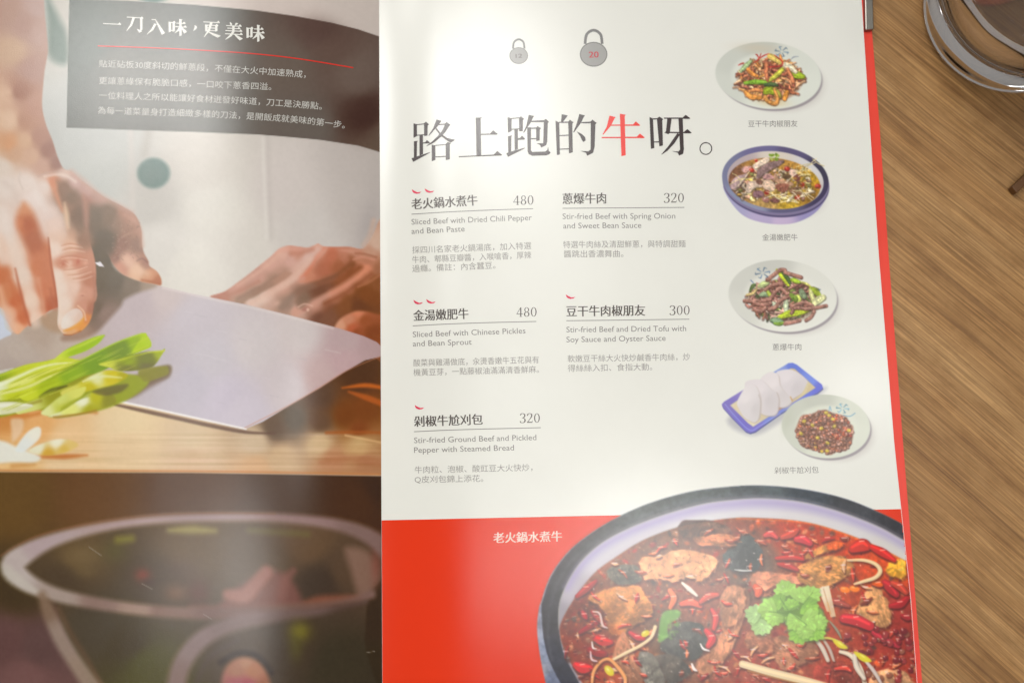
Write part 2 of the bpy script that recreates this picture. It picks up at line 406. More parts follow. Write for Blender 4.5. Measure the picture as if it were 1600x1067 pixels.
c.stroke([(510, 676), (560, 675), (600, 676)], 4, (170, 84, 26), 3, .8)
c.stroke([(540, 680), (570, 686), (600, 692)], 3, (226, 186, 130), 2, .7)
c.stroke([(500, 722), (550, 716), (600, 724)], [4, 12, 14], (176, 112, 74), 5, .6)
c.stroke([(-50, 735), (300, 736), (592, 741)], 3.5, (196, 128, 70), 2, .8)
# dark worktop below the board
c.poly([(-60, 737), (300, 738.5), (620, 744), (620, 1130), (-60, 1130)], [(20, 780, (96, 66, 18)), (150, 770, (98, 62, 22)), (300, 770, (84, 52, 26)), (450, 775, (72, 46, 26)), (560, 780, (70, 38, 12)), (590, 760, (58, 32, 12)), (30, 920, (62, 44, 14)), (10, 1000, (92, 60, 56)), (60, 1010, (88, 60, 56)), (40, 1060, (110, 74, 70)), (580, 960, (52, 34, 12)), (585, 1050, (50, 36, 10))], 1.5, smooth=False, pid=4)
# steel bowl
c.poly([(595, 846), (500, 815), (330, 808), (160, 823), (40, 860), (18, 882), (80, 928), (100, 985), (146, 1075), (170, 1130), (560, 1130), (570, 1000), (576, 930), (598, 900)], [(120, 870, (90, 68, 36)), (300, 850, (94, 70, 40)), (480, 850, (96, 70, 44)), (420, 880, (84, 62, 38)), (250, 920, (72, 54, 32)), (100, 900, (72, 54, 32)), (540, 890, (84, 62, 42)), (500, 910, (62, 46, 32)), (200, 1000, (64, 50, 24)), (230, 1040, (76, 70, 24)), (150, 980, (70, 58, 40)), (450, 1010, (62, 46, 28)), (530, 1040, (54, 44, 24)), (380, 1010, (74, 56, 38))], 3, pid=5)
c.blob(128, 868, 36, 22, (112, 90, 54), 0, .8); c.blob(135, 892, 22, 12, (104, 84, 50), 0, .6); c.blob(180, 860, 26, 26, (84, 76, 30), 0, .6)
c.stroke([(265, 828), (300, 827), (335, 829)], [5, 12, 6], (160, 148, 80), 8, .85); c.stroke([(185, 843), (205, 841)], 11, (130, 122, 38), 7, .8); c.stroke([(390, 828), (480, 834)], 10, (104, 92, 44), 6, .6)
c.blob(223, 898, 14, 12, (124, 56, 38), 0, .9); c.blob(232, 910, 14, 10, (70, 44, 32), 0, .6); c.blob(310, 925, 22, 26, (86, 46, 30), 0, .9); c.blob(275, 925, 22, 18, (116, 76, 48), 0, .7); c.blob(285, 890, 40, 22, (84, 60, 44), 0, .6)
c.poly([(350, 935), (390, 905), (420, 890), (455, 905), (470, 945), (420, 958), (350, 956)], (124, 72, 62), 9, .8)
c.stroke([(356, 928), (382, 930), (400, 912), (416, 893)], [16, 22, 20, 20], (154, 102, 88), 7, .9); c.stroke([(458, 892), (445, 906), (440, 930)], [10, 14, 12], (128, 78, 66), 7, .8)
c.stroke([(480, 944), (505, 939), (560, 934)], [14, 18, 8], (146, 82, 58), 8, .8); c.stroke([(300, 950), (400, 950), (470, 946)], 12, (120, 76, 64), 7, .7)
c.poly([(540, 856), (575, 862), (592, 900), (572, 935), (560, 930), (548, 890)], (144, 110, 94), 9, .75)
c.blob(588, 880, 10, 40, (138, 74, 60), 0, .6)
rim = [(612, 866), (575, 836), (520, 818), (430, 808.5), (330, 808), (240, 812), (160, 823), (90, 841), (44, 862), (20, 884), (40, 908), (86, 928), (150, 942), (230, 953), (310, 958), (390, 957), (470, 948), (545, 938), (580, 928)]
rw = [30, 24, 18, 14, 13, 13, 15, 20, 30, 38, 30, 22, 19, 18, 19, 17, 12, 10, 14]
c.stroke(rim, rw, [(20, 884, (180, 165, 160)), (10, 895, (185, 176, 165)), (60, 850, (171, 151, 151)), (200, 816, (171, 147, 144)), (330, 808, (160, 136, 135)), (480, 812, (144, 115, 111)), (570, 836, (127, 100, 93)), (90, 928, (160, 142, 131)), (160, 942, (135, 108, 97)), (210, 950, (154, 126, 111)), (260, 955, (126, 95, 82)), (350, 958, (111, 79, 70)), (480, 947, (115, 82, 68))], 6.5, pid=6)
c.stroke([(0, 868), (60, 836), (150, 816), (240, 804), (330, 801), (430, 802)], 2, (135, 86, 54), 2.5, .6)
c.stroke([(14, 886), (36, 912), (70, 930)], [8, 12, 6], (192, 183, 172), 5, .6)
c.stroke([(66, 930), (78, 960), (98, 1002), (122, 1040), (150, 1080), (170, 1120)], [14, 22, 24, 24, 30, 36], [(70, 940, (126, 100, 79)), (98, 1000, (149, 129, 115)), (130, 1050, (147, 126, 108))], 7, .9, pid=6)
c.stroke([(92, 950), (112, 990), (138, 1032), (165, 1080)], 7, (100, 72, 48), 6, .7)
c.stroke([(270, 1120), (276, 1066), (288, 1030), (318, 996), (366, 974), (430, 962), (500, 954), (572, 940)], [30, 30, 30, 27, 24, 20, 13, 5], [(276, 1060, (135, 109, 106)), (300, 1010, (140, 117, 117)), (366, 974, (124, 100, 97)), (470, 958, (106, 82, 77)), (560, 944, (86, 63, 54))], 8, .9, pid=6)
c.stroke([(300, 1110), (310, 1060), (330, 1025), (370, 1000)], 8, (77, 59, 52), 7, .6)
c.blob(468, 986, 20, 18, (115, 106, 19), 0, .9); c.blob(462, 1010, 14, 26, (88, 81, 19), 0, .6)
c.stroke([(345, 1034), (372, 1020), (402, 1024), (424, 1050)], 9, (45, 27, 16), 5, .9)
c.poly([(346, 1062), (358, 1036), (380, 1026), (404, 1034), (420, 1058), (426, 1090), (420, 1120), (346, 1120)], [(370, 1045, (176, 118, 93)), (395, 1045, (183, 117, 82)), (370, 1070, (172, 82, 93)), (385, 1072, (169, 66, 82)), (415, 1075, (158, 90, 55)), (350, 1080, (160, 99, 86)), (385, 1034, (189, 131, 100))], 6, .85, pid=7)
for (x, y, x2, y2) in [(139, 854, 159, 868), (221, 911, 238, 920), (318, 959, 331, 967), (573, 1019, 585, 1017)]: c.stroke([(x, y), (x2, y2)], .9, (160, 150, 138), .7, .8)
# far hand on the right
c.poly([(330, 466), (352, 455), (380, 435), (408, 413), (430, 395), (438, 388), (452, 384), (480, 387), (490, 384), (497, 381), (505, 385), (520, 386), (546, 386), (565, 389), (574, 380), (584, 364), (596, 340), (620, 330), (620, 560), (560, 540), (470, 505), (400, 485)],
    [(440, 395, (222, 158, 138)), (462, 391, (214, 136, 112)), (420, 410, (216, 150, 130)), (400, 430, (206, 140, 120)), (370, 450, (206, 136, 114)), (345, 463, (190, 108, 82)), (470, 400, (206, 130, 104)), (455, 410, (212, 150, 132)), (430, 440, (166, 118, 94)), (400, 462, (168, 122, 98)), (375, 470, (182, 130, 104)), (450, 428, (176, 122, 98)),
     (500, 392, (226, 150, 124)), (520, 398, (212, 96, 60)), (512, 420, (192, 84, 44)), (535, 392, (204, 112, 80)), (555, 392, (206, 124, 92)), (530, 425, (166, 74, 28)), (480, 428, (214, 112, 76)), (495, 440, (190, 96, 62)), (470, 432, (214, 136, 112)), (480, 402, (214, 160, 144)), (455, 430, (204, 146, 126)),
     (440, 446, (212, 146, 122)), (415, 462, (214, 160, 140)), (395, 475, (214, 170, 152)), (470, 455, (150, 100, 76)), (450, 475, (158, 116, 94)), (500, 456, (128, 64, 34)), (480, 470, (128, 78, 52)), (520, 440, (160, 82, 46)), (545, 420, (150, 66, 20)),
     (572, 420, (226, 118, 76)), (560, 430, (222, 118, 78)), (540, 446, (214, 116, 80)), (520, 457, (204, 112, 80)), (490, 474, (206, 128, 102)), (465, 485, (204, 146, 124)), (545, 470, (146, 70, 20)), (565, 455, (142, 66, 12)), (520, 488, (138, 66, 30)), (590, 440, (150, 72, 20)), (585, 470, (132, 60, 8)), (500, 500, (120, 58, 30)),
     (575, 408, (196, 108, 72)), (588, 380, (212, 164, 138)), (578, 395, (206, 140, 108)), (592, 420, (176, 96, 56)), (575, 515, (146, 56, 8)), (590, 520, (126, 54, 10))], 1.8, pid=8)
c.stroke([(506, 388), (494, 402), (484, 420), (470, 432)], [4, 7, 7, 5], (228, 112, 76), 3, .6)
c.stroke([(497, 390), (480, 404), (462, 424), (440, 444), (410, 464), (390, 476)], [10, 14, 15, 15, 16, 14], [(490, 396, (220, 168, 152)), (440, 446, (214, 154, 132)), (395, 474, (222, 184, 166))], 6, .75)
c.stroke([(440, 432), (420, 444), (396, 456), (372, 468)], [6, 8, 8, 5], (140, 98, 74), 5, .6)
c.stroke([(574, 418), (556, 432), (534, 448), (510, 462), (486, 474), (462, 488)], [7, 11, 12, 12, 15, 14], [(570, 420, (232, 128, 86)), (540, 445, (222, 128, 92)), (490, 476, (210, 138, 112))], 4, .85)
c.stroke([(580, 428), (556, 446), (532, 462), (508, 474)], 6, (150, 66, 26), 5, .7)
c.stroke([(548, 404), (538, 420), (528, 432)], 10, (146, 66, 24), 6, .6)
c.stroke([(470, 440), (500, 436), (526, 426)], 3, (216, 120, 82), 3, .6); c.stroke([(552, 406), (566, 402), (584, 406)], 3, (220, 130, 96), 2.5, .7); c.stroke([(556, 396), (570, 397), (588, 402)], 3, (168, 78, 44), 2.5, .6)
c.poly([(508, 396), (526, 394), (545, 402), (548, 414), (536, 428), (520, 432), (500, 430), (488, 440), (478, 440), (490, 420)], [(515, 402, (200, 96, 60)), (530, 415, (172, 82, 40)), (500, 425, (188, 92, 58)), (486, 434, (208, 116, 80)), (540, 405, (196, 106, 72))], 6, .75)
c.poly([(462, 470), (478, 452), (500, 444), (524, 438), (546, 424), (560, 414), (566, 420), (540, 440), (515, 454), (490, 468), (470, 482)], [(470, 470, (134, 92, 66)), (500, 455, (124, 62, 32)), (540, 432, (150, 66, 20))], 5, .85)
c.poly([(500, 498), (520, 480), (545, 466), (570, 446), (598, 430), (598, 484), (575, 486), (550, 488), (530, 500), (522, 514), (505, 508)], [(510, 496, (132, 70, 40)), (540, 478, (140, 66, 18)), (575, 460, (140, 62, 8)), (590, 440, (150, 72, 22)), (560, 482, (112, 50, 12))], 5, .85)
c.poly([(374, 479), (384, 470), (402, 461), (424, 449), (444, 438), (456, 427), (446, 425), (430, 434), (408, 446), (386, 459), (366, 472)], [(380, 472, (168, 124, 100)), (410, 454, (164, 116, 92)), (445, 432, (184, 124, 98))], 3, .9)
c.stroke([(392, 474), (412, 464), (436, 450), (458, 436), (474, 420), (486, 404)], [6, 8, 9, 9, 9, 7], (224, 172, 150), 4, .7)
c.poly([(444, 484), (458, 468), (478, 456), (502, 446), (526, 434), (546, 420), (556, 414), (548, 408), (528, 424), (500, 436), (474, 446), (452, 462), (436, 480)], [(450, 474, (150, 112, 92)), (478, 455, (140, 88, 62)), (510, 440, (138, 72, 38)), (545, 416, (146, 70, 26))], 4, .85)
c.blob(410, 470, 14, 7, (228, 186, 166), -28, .6); c.blob(432, 474, 8, 5, (216, 160, 138), -25, .6); c.blob(470, 392, 14, 4, (220, 150, 126), -4, .5); c.blob(544, 392, 16, 3.5, (222, 140, 110), 4, .6)
c.stroke([(430, 398), (440, 392), (456, 390), (470, 392)], [4, 7, 7, 4], (226, 148, 124), 4, .6); c.stroke([(455, 396), (475, 394), (488, 390)], 6, (196, 104, 74), 5, .55)
c.stroke([(372, 446), (400, 428), (420, 412), (436, 398)], 5, (224, 162, 138), 4, .6); c.stroke([(350, 464), (380, 452), (404, 440)], 5, (186, 112, 86), 4, .6)
c.stroke([(560, 448), (578, 440), (596, 428)], 3, (206, 110, 66), 3, .6)
c.blob(477, 483, 9, 5, (180, 104, 84), -20, .9, .3); c.blob(481, 484, 3.5, 4, (226, 170, 146), 0, .8, .3); c.stroke([(466, 480), (476, 475), (488, 478)], 2, (224, 164, 140), 2, .8)
c.poly([(522, 516), (530, 500), (546, 490), (562, 486), (584, 490), (604, 500), (610, 550), (560, 540), (535, 525)], [(532, 508, (222, 142, 102)), (545, 500, (212, 118, 78)), (560, 489, (224, 112, 68)), (550, 512, (206, 80, 34)), (570, 500, (168, 68, 18)), (580, 520, (146, 56, 6)), (556, 520, (160, 62, 16))], 3, pid=8)
c.stroke([(584, 345), (578, 368), (568, 384)], 8, (210, 176, 156), 4, .6)
# blade
c.poly([(-60, 566), (-10, 535), (0, 530), (20, 519), (60, 497), (92, 481), (150, 452), (200, 438), (250, 447), (300, 459), (380, 475), (450, 492), (530, 513), (568, 525), (588, 534), (597, 542), (600, 556), (570, 563), (540, 580), (500, 606), (450, 635), (410, 659), (383, 670), (330, 659), (280, 648), (230, 636), (170, 623), (100, 600), (20, 575), (-60, 590)],
    [(300, 500, (196, 186, 192)), (220, 470, (190, 174, 176)), (255, 460, (200, 184, 182)), (400, 540, (208, 198, 198)), (470, 520, (206, 194, 192)), (540, 530, (190, 164, 164)), (580, 545, (184, 154, 154)), (350, 620, (200, 190, 202)), (300, 600, (192, 184, 194)), (260, 560, (194, 184, 190)), (450, 600, (206, 194, 196)), (500, 590, (198, 170, 168)), (540, 565, (194, 162, 163)), (200, 530, (194, 178, 180)), (110, 545, (190, 172, 158)), (30, 550, (186, 170, 158)), (60, 520, (180, 160, 144)), (380, 640, (206, 196, 206)), (20, 575, (178, 162, 152)), (330, 560, (198, 190, 196))], .9, smooth=False, pid=9)
c.stroke([(255, 450), (330, 467), (420, 487), (520, 513)], 2.5, (222, 210, 206), 2.5, .7); c.stroke([(90, 512), (125, 530)], 2, (168, 150, 140), 3, .6)
for k in range(26):
    x = random.Random(k).uniform(180, 520); y = random.Random(k + 50).uniform(480, 640); dd_ = random.Random(k + 90).uniform(8, 26)
    if y < 460 + (x - 250) * .24 + 12 or y > 665 - max(0, (x - 380)) * .6 - 12 or (x < 270 and y > 520): continue
    c.stroke([(x, y), (x + dd_, y + dd_ * .22)], 1.4, (216, 208, 212) if k % 2 else (182, 172, 180), 1.5, .35)
c.stroke([(174, 624.5), (230, 636), (280, 647), (330, 658), (384, 670)], 3.2, (238, 232, 230), 1.1, .95)
c.stroke([(180, 632), (230, 643), (280, 654), (330, 665), (384, 675), (430, 677)], [4, 6, 6, 6, 5, 2], (96, 66, 52), 2.2, .8, pid=3)
c.stroke([(383, 668), (450, 634), (500, 605), (540, 580), (594, 557)], 1.4, (196, 128, 96), 1.2, .6)
# shadow of the near hand on the blade
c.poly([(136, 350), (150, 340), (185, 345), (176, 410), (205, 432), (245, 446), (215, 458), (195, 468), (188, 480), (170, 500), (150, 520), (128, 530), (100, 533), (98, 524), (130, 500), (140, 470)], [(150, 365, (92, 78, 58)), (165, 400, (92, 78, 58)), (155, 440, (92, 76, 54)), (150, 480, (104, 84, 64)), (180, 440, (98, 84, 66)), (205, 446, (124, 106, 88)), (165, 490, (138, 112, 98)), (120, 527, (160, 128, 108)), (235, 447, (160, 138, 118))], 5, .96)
c.poly([(62, 497), (90, 482), (96, 500), (100, 520), (75, 515)], (176, 140, 108), 6, .7)
c.poly([(148, 411), (157, 409), (163, 417), (155, 416)], (228, 222, 226), .9, smooth=False)
# near hand and forearm
c.poly([(-60, -60), (68, -60), (69, 0), (71, 30), (74, 60), (75, 82), (70, 110), (67, 140), (66, 168), (72, 195), (82, 220), (90, 245), (99, 263), (112, 268), (125, 280), (145, 295), (165, 309), (190, 322), (207, 332), (215, 342), (221, 360), (222, 380), (225, 395), (232, 408), (234, 416), (245, 424), (252, 436), (251, 445), (238, 443), (220, 440), (200, 433), (188, 426), (176, 412), (168, 398), (150, 380), (140, 400), (150, 470), (90, 480), (60, 498), (40, 512), (26, 522), (10, 500), (0, 480), (-60, 470)],
    [(10, 20, (168, 122, 100)), (40, 40, (168, 122, 104)), (60, 50, (176, 134, 118)), (62, 10, (176, 138, 126)), (20, 80, (190, 148, 114)), (50, 110, (170, 122, 104)), (10, 150, (208, 164, 132)), (30, 143, (160, 100, 72)), (55, 170, (180, 124, 98)), (15, 190, (216, 176, 144)), (40, 190, (178, 122, 92)), (60, 215, (172, 116, 92)), (75, 235, (154, 100, 80)), (90, 256, (150, 100, 82)), (20, 240, (200, 152, 118)), (15, 222, (206, 144, 96)), (50, 245, (204, 158, 128)), (40, 220, (206, 160, 124)), (66, 260, (196, 150, 128)),
     (5, 262, (214, 196, 182)), (10, 290, (220, 204, 194)), (40, 285, (222, 204, 194)), (70, 292, (222, 202, 192)), (55, 310, (224, 206, 198)), (75, 335, (222, 198, 188)), (82, 350, (224, 194, 180)), (100, 272, (208, 174, 158)), (116, 286, (196, 156, 146)), (134, 298, (188, 144, 132)), (155, 310, (176, 132, 116)),
     (85, 285, (214, 128, 88)), (100, 295, (128, 90, 66)), (110, 310, (120, 90, 68)), (124, 330, (118, 92, 70)), (145, 340, (104, 86, 66)), (150, 360, (96, 80, 60)), (170, 330, (124, 94, 70)), (195, 336, (170, 118, 94)), (210, 342, (184, 132, 108)), (214, 360, (172, 122, 98)), (133, 318, (176, 112, 92)), (170, 360, (110, 86, 66)), (160, 385, (96, 70, 44)),
     (200, 360, (160, 114, 90)), (190, 380, (150, 104, 84)), (214, 382, (150, 110, 90)), (200, 408, (214, 160, 138)), (214, 424, (230, 182, 146)), (234, 430, (212, 144, 102)), (246, 440, (186, 104, 62)), (190, 418, (206, 142, 116)), (228, 412, (170, 116, 94)), (180, 400, (150, 104, 84)),
     (5, 350, (222, 200, 188)), (5, 380, (224, 184, 160)), (20, 400, (226, 192, 172)), (35, 430, (226, 196, 178)), (48, 470, (230, 196, 172)), (56, 500, (232, 190, 164)), (60, 420, (206, 116, 72)), (72, 455, (204, 104, 62)), (84, 480, (190, 84, 44)), (3, 430, (204, 108, 60)), (12, 460, (206, 118, 70)), (15, 490, (226, 160, 122)), (28, 515, (232, 166, 124)), (38, 495, (206, 92, 44)), (26, 470, (202, 92, 44)), (70, 400, (206, 116, 74)), (-30, 200, (200, 150, 120)), (-30, 420, (206, 130, 86))], 1.6, pid=10)
c.blob(30, 148, 16, 7, (150, 90, 62), -15, .5); c.blob(15, 228, 8, 12, (208, 142, 92), 15, .7)
c.stroke([(60, 276), (75, 270), (96, 268)], 2.2, (192, 156, 142), 2.5, .7); c.stroke([(32, 270), (30, 282), (36, 296)], 2, (206, 186, 174), 2.5, .7); c.stroke([(70, 276), (88, 273), (104, 275), (118, 284)], 4, (226, 204, 192), 3, .7)
c.poly([(86, 283), (100, 284), (120, 300), (134, 312), (146, 330), (150, 360), (146, 384), (130, 376), (116, 356), (104, 330), (94, 306)], [(98, 292, (142, 104, 80)), (112, 312, (130, 98, 74)), (124, 335, (124, 92, 70)), (140, 350, (118, 92, 70)), (130, 368, (150, 110, 84)), (104, 322, (150, 108, 82))], 8, .85)
c.poly([(140, 322), (160, 322), (182, 334), (192, 350), (184, 372), (176, 396), (160, 404), (150, 384), (143, 352)], [(150, 340, (112, 90, 68)), (170, 340, (126, 98, 74)), (165, 375, (98, 82, 62)), (186, 350, (146, 110, 86))], 8, .8)
c.stroke([(84, 282), (86, 296), (91, 312), (98, 330)], [4, 7, 6, 3], (216, 138, 98), 5, .8)
c.stroke([(131, 306), (134, 322), (135, 345), (134, 372)], [5, 9, 8, 5], (180, 124, 102), 5, .75)
c.stroke([(101, 318), (104, 336), (106, 356)], [3, 8, 5], (226, 186, 150), 4, .8)
c.stroke([(112, 268), (130, 284), (152, 303), (178, 318), (206, 332)], [6, 9, 9, 8, 5], (198, 156, 140), 6, .6)
c.stroke([(196, 336), (212, 346), (219, 362), (222, 384)], 6, (196, 146, 124), 5, .55)
c.poly([(30, 324), (38, 316), (50, 328), (60, 350), (68, 378), (78, 404), (84, 436), (88, 480), (72, 470), (62, 430), (48, 400), (34, 372), (24, 350)], [(37, 326, (214, 134, 86)), (42, 352, (188, 94, 54)), (52, 374, (180, 94, 58)), (32, 350, (206, 114, 68)), (66, 412, (202, 114, 74)), (76, 450, (206, 116, 76)), (84, 476, (188, 94, 56))], 8, .92)
c.blob(44, 350, 10, 20, (176, 84, 46), -18, .55)
c.stroke([(4, 330), (12, 364), (26, 400), (38, 436), (48, 472), (55, 504)], [16, 18, 20, 20, 18, 13], [(10, 350, (224, 208, 198)), (30, 410, (226, 202, 186)), (50, 480, (230, 200, 180))], 8, .8)
c.stroke([(24, 420), (31, 452), (40, 488), (47, 508)], [2, 4, 5, 3], (184, 84, 46), 3, .8)
c.stroke([(0, 450), (8, 482), (22, 514)], [8, 11, 11], (230, 172, 136), 6, .65); c.stroke([(16, 440), (28, 474), (38, 502)], [8, 10, 8], (204, 106, 60), 5, .7)
c.stroke([(60, 436), (66, 466), (70, 492)], 5, (222, 156, 120), 5, .55); c.stroke([(79, 452), (84, 480)], 5, (184, 92, 56), 4, .6); c.stroke([(76, 372), (79, 410), (85, 444), (90, 480)], 2.4, (168, 84, 54), 2.2, .7)
c.stroke([(8, 286), (22, 300), (28, 318)], 8, (206, 184, 172), 7, .5); c.stroke([(52, 284), (58, 304), (70, 326)], 9, (226, 212, 204), 8, .6); c.stroke([(-10, 300), (-4, 360), (4, 410)], 10, (226, 208, 196), 8, .5)
# index finger
c.poly([(70, 330), (77, 372), (82, 412), (88, 450), (91, 480), (90, 505), (94, 516), (104, 523.5), (120, 521), (134, 511), (143, 496), (147, 470), (150, 442), (150, 418), (146, 396), (140, 376), (135, 355), (118, 335), (106, 345), (100, 330)],
    [(90, 350, (226, 196, 178)), (96, 365, (226, 190, 168)), (112, 362, (216, 160, 128)), (125, 355, (130, 98, 74)), (130, 375, (150, 106, 80)), (110, 382, (220, 170, 140)), (86, 390, (228, 202, 186)), (98, 412, (206, 132, 100)), (120, 410, (202, 122, 90)), (138, 408, (196, 128, 98)), (90, 430, (228, 204, 188)), (110, 426, (224, 180, 154)), (95, 450, (228, 204, 188)), (115, 450, (224, 186, 166)), (140, 440, (186, 112, 80)), (134, 456, (206, 140, 112)), (100, 475, (230, 206, 190)), (94, 500, (230, 208, 192)), (130, 480, (206, 138, 110)), (142, 482, (178, 104, 72)), (128, 508, (232, 144, 50)), (136, 500, (222, 130, 60)), (108, 518, (226, 160, 100)), (97, 515, (226, 190, 164))], 1.4, pid=10, fade=(338, 384))
for (a, b2, d2) in [((96, 384), (110, 381), (128, 384)), ((98, 391), (112, 388), (132, 391)), ((96, 402), (112, 400), (136, 404)), ((94, 412), (100, 408), (108, 412)), ((100, 422), (118, 420), (136, 414)), ((106, 430), (124, 428), (142, 422)), ((114, 436), (130, 434), (146, 428))]:
    c.stroke([a, b2, d2], [.8, 2, .8], (190, 116, 88), 1.4, .6); c.stroke([(q[0] + .5, q[1] + 2.8) for q in (a, b2, d2)], [1, 2, 1], (232, 194, 170), 1.5, .55)
c.blob(99, 412, 5, 3.5, (190, 96, 66), -25, .8); c.blob(122, 409, 3, 5, (190, 92, 66), 15, .8); c.blob(110, 411, 6, 6, (228, 188, 166), 0, .6); c.blob(134, 411, 5, 4, (224, 160, 132), 0, .6); c.blob(128, 460, 6, 3, (222, 160, 134), 0, .6); c.blob(129, 462, 3, 1.6, (176, 100, 76), 0, .7)
c.poly([(96, 512), (98, 498), (106, 488), (118, 482), (127, 486), (130, 497), (122, 506), (108, 513)], [(104, 503, (228, 216, 206)), (115, 490, (226, 206, 196)), (124, 496, (220, 190, 176))], 1.6, .9)
c.stroke([(100, 517), (112, 513), (124, 506), (131, 497)], [2, 5, 6, 3], (232, 152, 48), 2.2, .85); c.stroke([(122, 478), (131, 487), (134, 500)], 2.4, (236, 190, 156), 1.6, .8); c.stroke([(100, 523), (112, 523), (126, 517)], 1.6, (166, 84, 40), 1.4, .8)
c.stroke([(146, 430), (148, 460), (143, 488)], 4, (172, 106, 80), 3, .6)
# thumb
c.stroke([(190, 372), (200, 366), (214, 362)], 2, (184, 134, 112), 2.5, .5); c.stroke([(214, 408), (222, 404), (230, 410)], 2, (126, 84, 72), 2, .6)
c.stroke([(196, 404), (212, 418), (230, 428)], [12, 14, 8], (230, 186, 156), 7, .55); c.stroke([(222, 438), (240, 441), (250, 444)], 4, (176, 96, 50), 2.5, .7)
for k in range(70):
    r_ = random.Random(k); x = r_.uniform(176, 218); y = r_.uniform(345, 405); c.stroke([(x, y), (x + r_.uniform(-3, 3), y + r_.uniform(-3, 3))], 1, (190, 146, 122) if k % 2 else (120, 86, 68), 1.2, .4)
c.blob(-6, 505, 22, 22, (196, 206, 224), 0, .9); c.poly([(-60, 486), (-2, 490), (8, 512), (18, 522), (0, 531), (-60, 566)], (200, 206, 220), 1.5, .9)
# spring onions
SP = 11
c.poly([(120, 622), (150, 598), (200, 590), (262, 570), (264, 588), (238, 600), (200, 622), (172, 624), (150, 640), (90, 652), (88, 640)], (112, 92, 52), 4, .85)
c.poly([(172, 622), (200, 606), (236, 590), (262, 575), (264, 588), (232, 608), (206, 622)], (128, 104, 92), 5, .7)
def onion(P, wd, a, b2, hi=None):
    c.stroke(P, wd, [(P[0][0], P[0][1], a), (P[len(P) // 2][0], P[len(P) // 2][1], b2), (P[-1][0], P[-1][1], b2)], 1.4, pid=SP)
    if hi is not None: c.stroke([(x - 1, y - wd[min(i, len(wd) - 1)] * .22) for i, (x, y) in enumerate(P)], [v * .28 for v in wd], hi, 1.6, .7)
Wt = (226, 230, 212); Gy = (196, 206, 36); Gg = (132, 158, 22); Gd = (104, 116, 26)
c.stroke([(0, 646), (40, 650), (90, 640), (150, 644)], 5, (200, 120, 50), 4, .8, pid=3)
c.poly([(-50, 588), (0, 586), (20, 578), (60, 568), (100, 560), (125, 566), (160, 580), (230, 590), (215, 615), (160, 640), (85, 652), (60, 640), (0, 652), (-50, 655)], (150, 158, 28), 3, pid=SP)
onion([(-40, 598), (0, 589), (40, 575), (70, 570), (100, 563), (124, 565)], [8, 9, 10, 11, 9, 4], Gg, Gy, (200, 212, 60))
onion([(78, 570), (104, 553), (130, 542), (150, 532), (163, 524)], [4, 12, 15, 12, 2], (206, 214, 60), (158, 192, 10), (196, 216, 60))
onion([(-40, 612), (0, 605), (30, 592), (60, 578), (90, 570), (122, 567)], [14, 16, 16, 12, 8, 3], Wt, (206, 214, 70), (238, 240, 214))
onion([(20, 606), (60, 590), (95, 577), (124, 568)], [14, 16, 12, 4], (218, 222, 110), (196, 204, 30), (226, 228, 120))
onion([(-40, 622), (0, 618), (40, 610), (80, 592), (120, 574)], [14, 16, 18, 16, 6], (224, 226, 190), (190, 200, 24), (232, 232, 170))
# the long green leaf over the top
c.poly([(30, 616), (60, 600), (100, 578), (140, 556), (180, 536), (222, 521), (230, 524), (236, 538), (233, 544), (210, 553), (180, 570), (140, 588), (100, 604), (60, 622), (40, 626)], [(40, 618, (200, 210, 40)), (80, 600, (170, 190, 14)), (110, 585, (140, 172, 20)), (150, 565, (122, 156, 26)), (190, 545, (120, 146, 34)), (215, 535, (150, 180, 16)), (228, 530, (180, 206, 0)), (232, 542, (170, 198, 6))], 1.2, pid=SP)
c.stroke([(100, 577), (150, 551), (185, 534), (222, 521)], 2.2, (178, 206, 40), 1.3, .8); c.poly([(206, 552), (222, 528), (232, 528), (235, 541)], (182, 208, 4), 1.6, .9)
onion([(30, 640), (70, 628), (100, 610), (130, 592), (150, 585)], [14, 16, 13, 8, 3], (210, 214, 120), (150, 150, 20), None)
c.stroke([(62, 620), (80, 610), (104, 603)], [3, 6, 3], (84, 84, 16), 2, .8); c.stroke([(44, 632), (64, 626)], 5, (150, 140, 40), 2, .7)
onion([(-40, 640), (0, 638), (25, 636), (50, 634)], [16, 20, 16, 4], (226, 228, 216), (214, 214, 170), (238, 238, 226))
c.poly([(155, 569), (180, 562), (220, 551), (250, 548), (258, 545), (252, 556), (240, 572), (220, 578), (190, 580), (170, 574)], [(165, 569, (206, 210, 70)), (200, 565, (150, 168, 26)), (230, 560, (122, 128, 44)), (252, 550, (168, 180, 20)), (200, 576, (120, 118, 50)), (230, 574, (116, 110, 60))], 1.3, pid=SP)
c.stroke([(156, 569), (190, 562), (230, 551), (257, 548)], 2, (206, 214, 60), 1.3, .8)
c.poly([(216, 580), (235, 574), (256, 572), (263, 574), (263, 584), (250, 590), (226, 596)], (140, 136, 40), 2.6, .9, pid=SP)
c.poly([(95, 612), (120, 600), (140, 588), (170, 578), (200, 586), (180, 600), (150, 608), (120, 616), (104, 622)], [(110, 612, (210, 206, 90)), (150, 590, (222, 222, 160)), (175, 590, (206, 190, 20)), (195, 588, (180, 170, 10)), (140, 606, (196, 184, 20))], 2, pid=SP)
c.stroke([(130, 596), (155, 588), (190, 590)], [3, 5, 2], (226, 226, 176), 2, .7)
c.poly([(64, 646), (78, 632), (96, 618), (118, 608), (134, 604), (130, 616), (112, 630), (96, 640), (84, 650)], [(70, 644, (220, 222, 150)), (96, 626, (206, 212, 110)), (120, 612, (214, 214, 100)), (100, 636, (190, 194, 60))], 1.8, pid=SP)
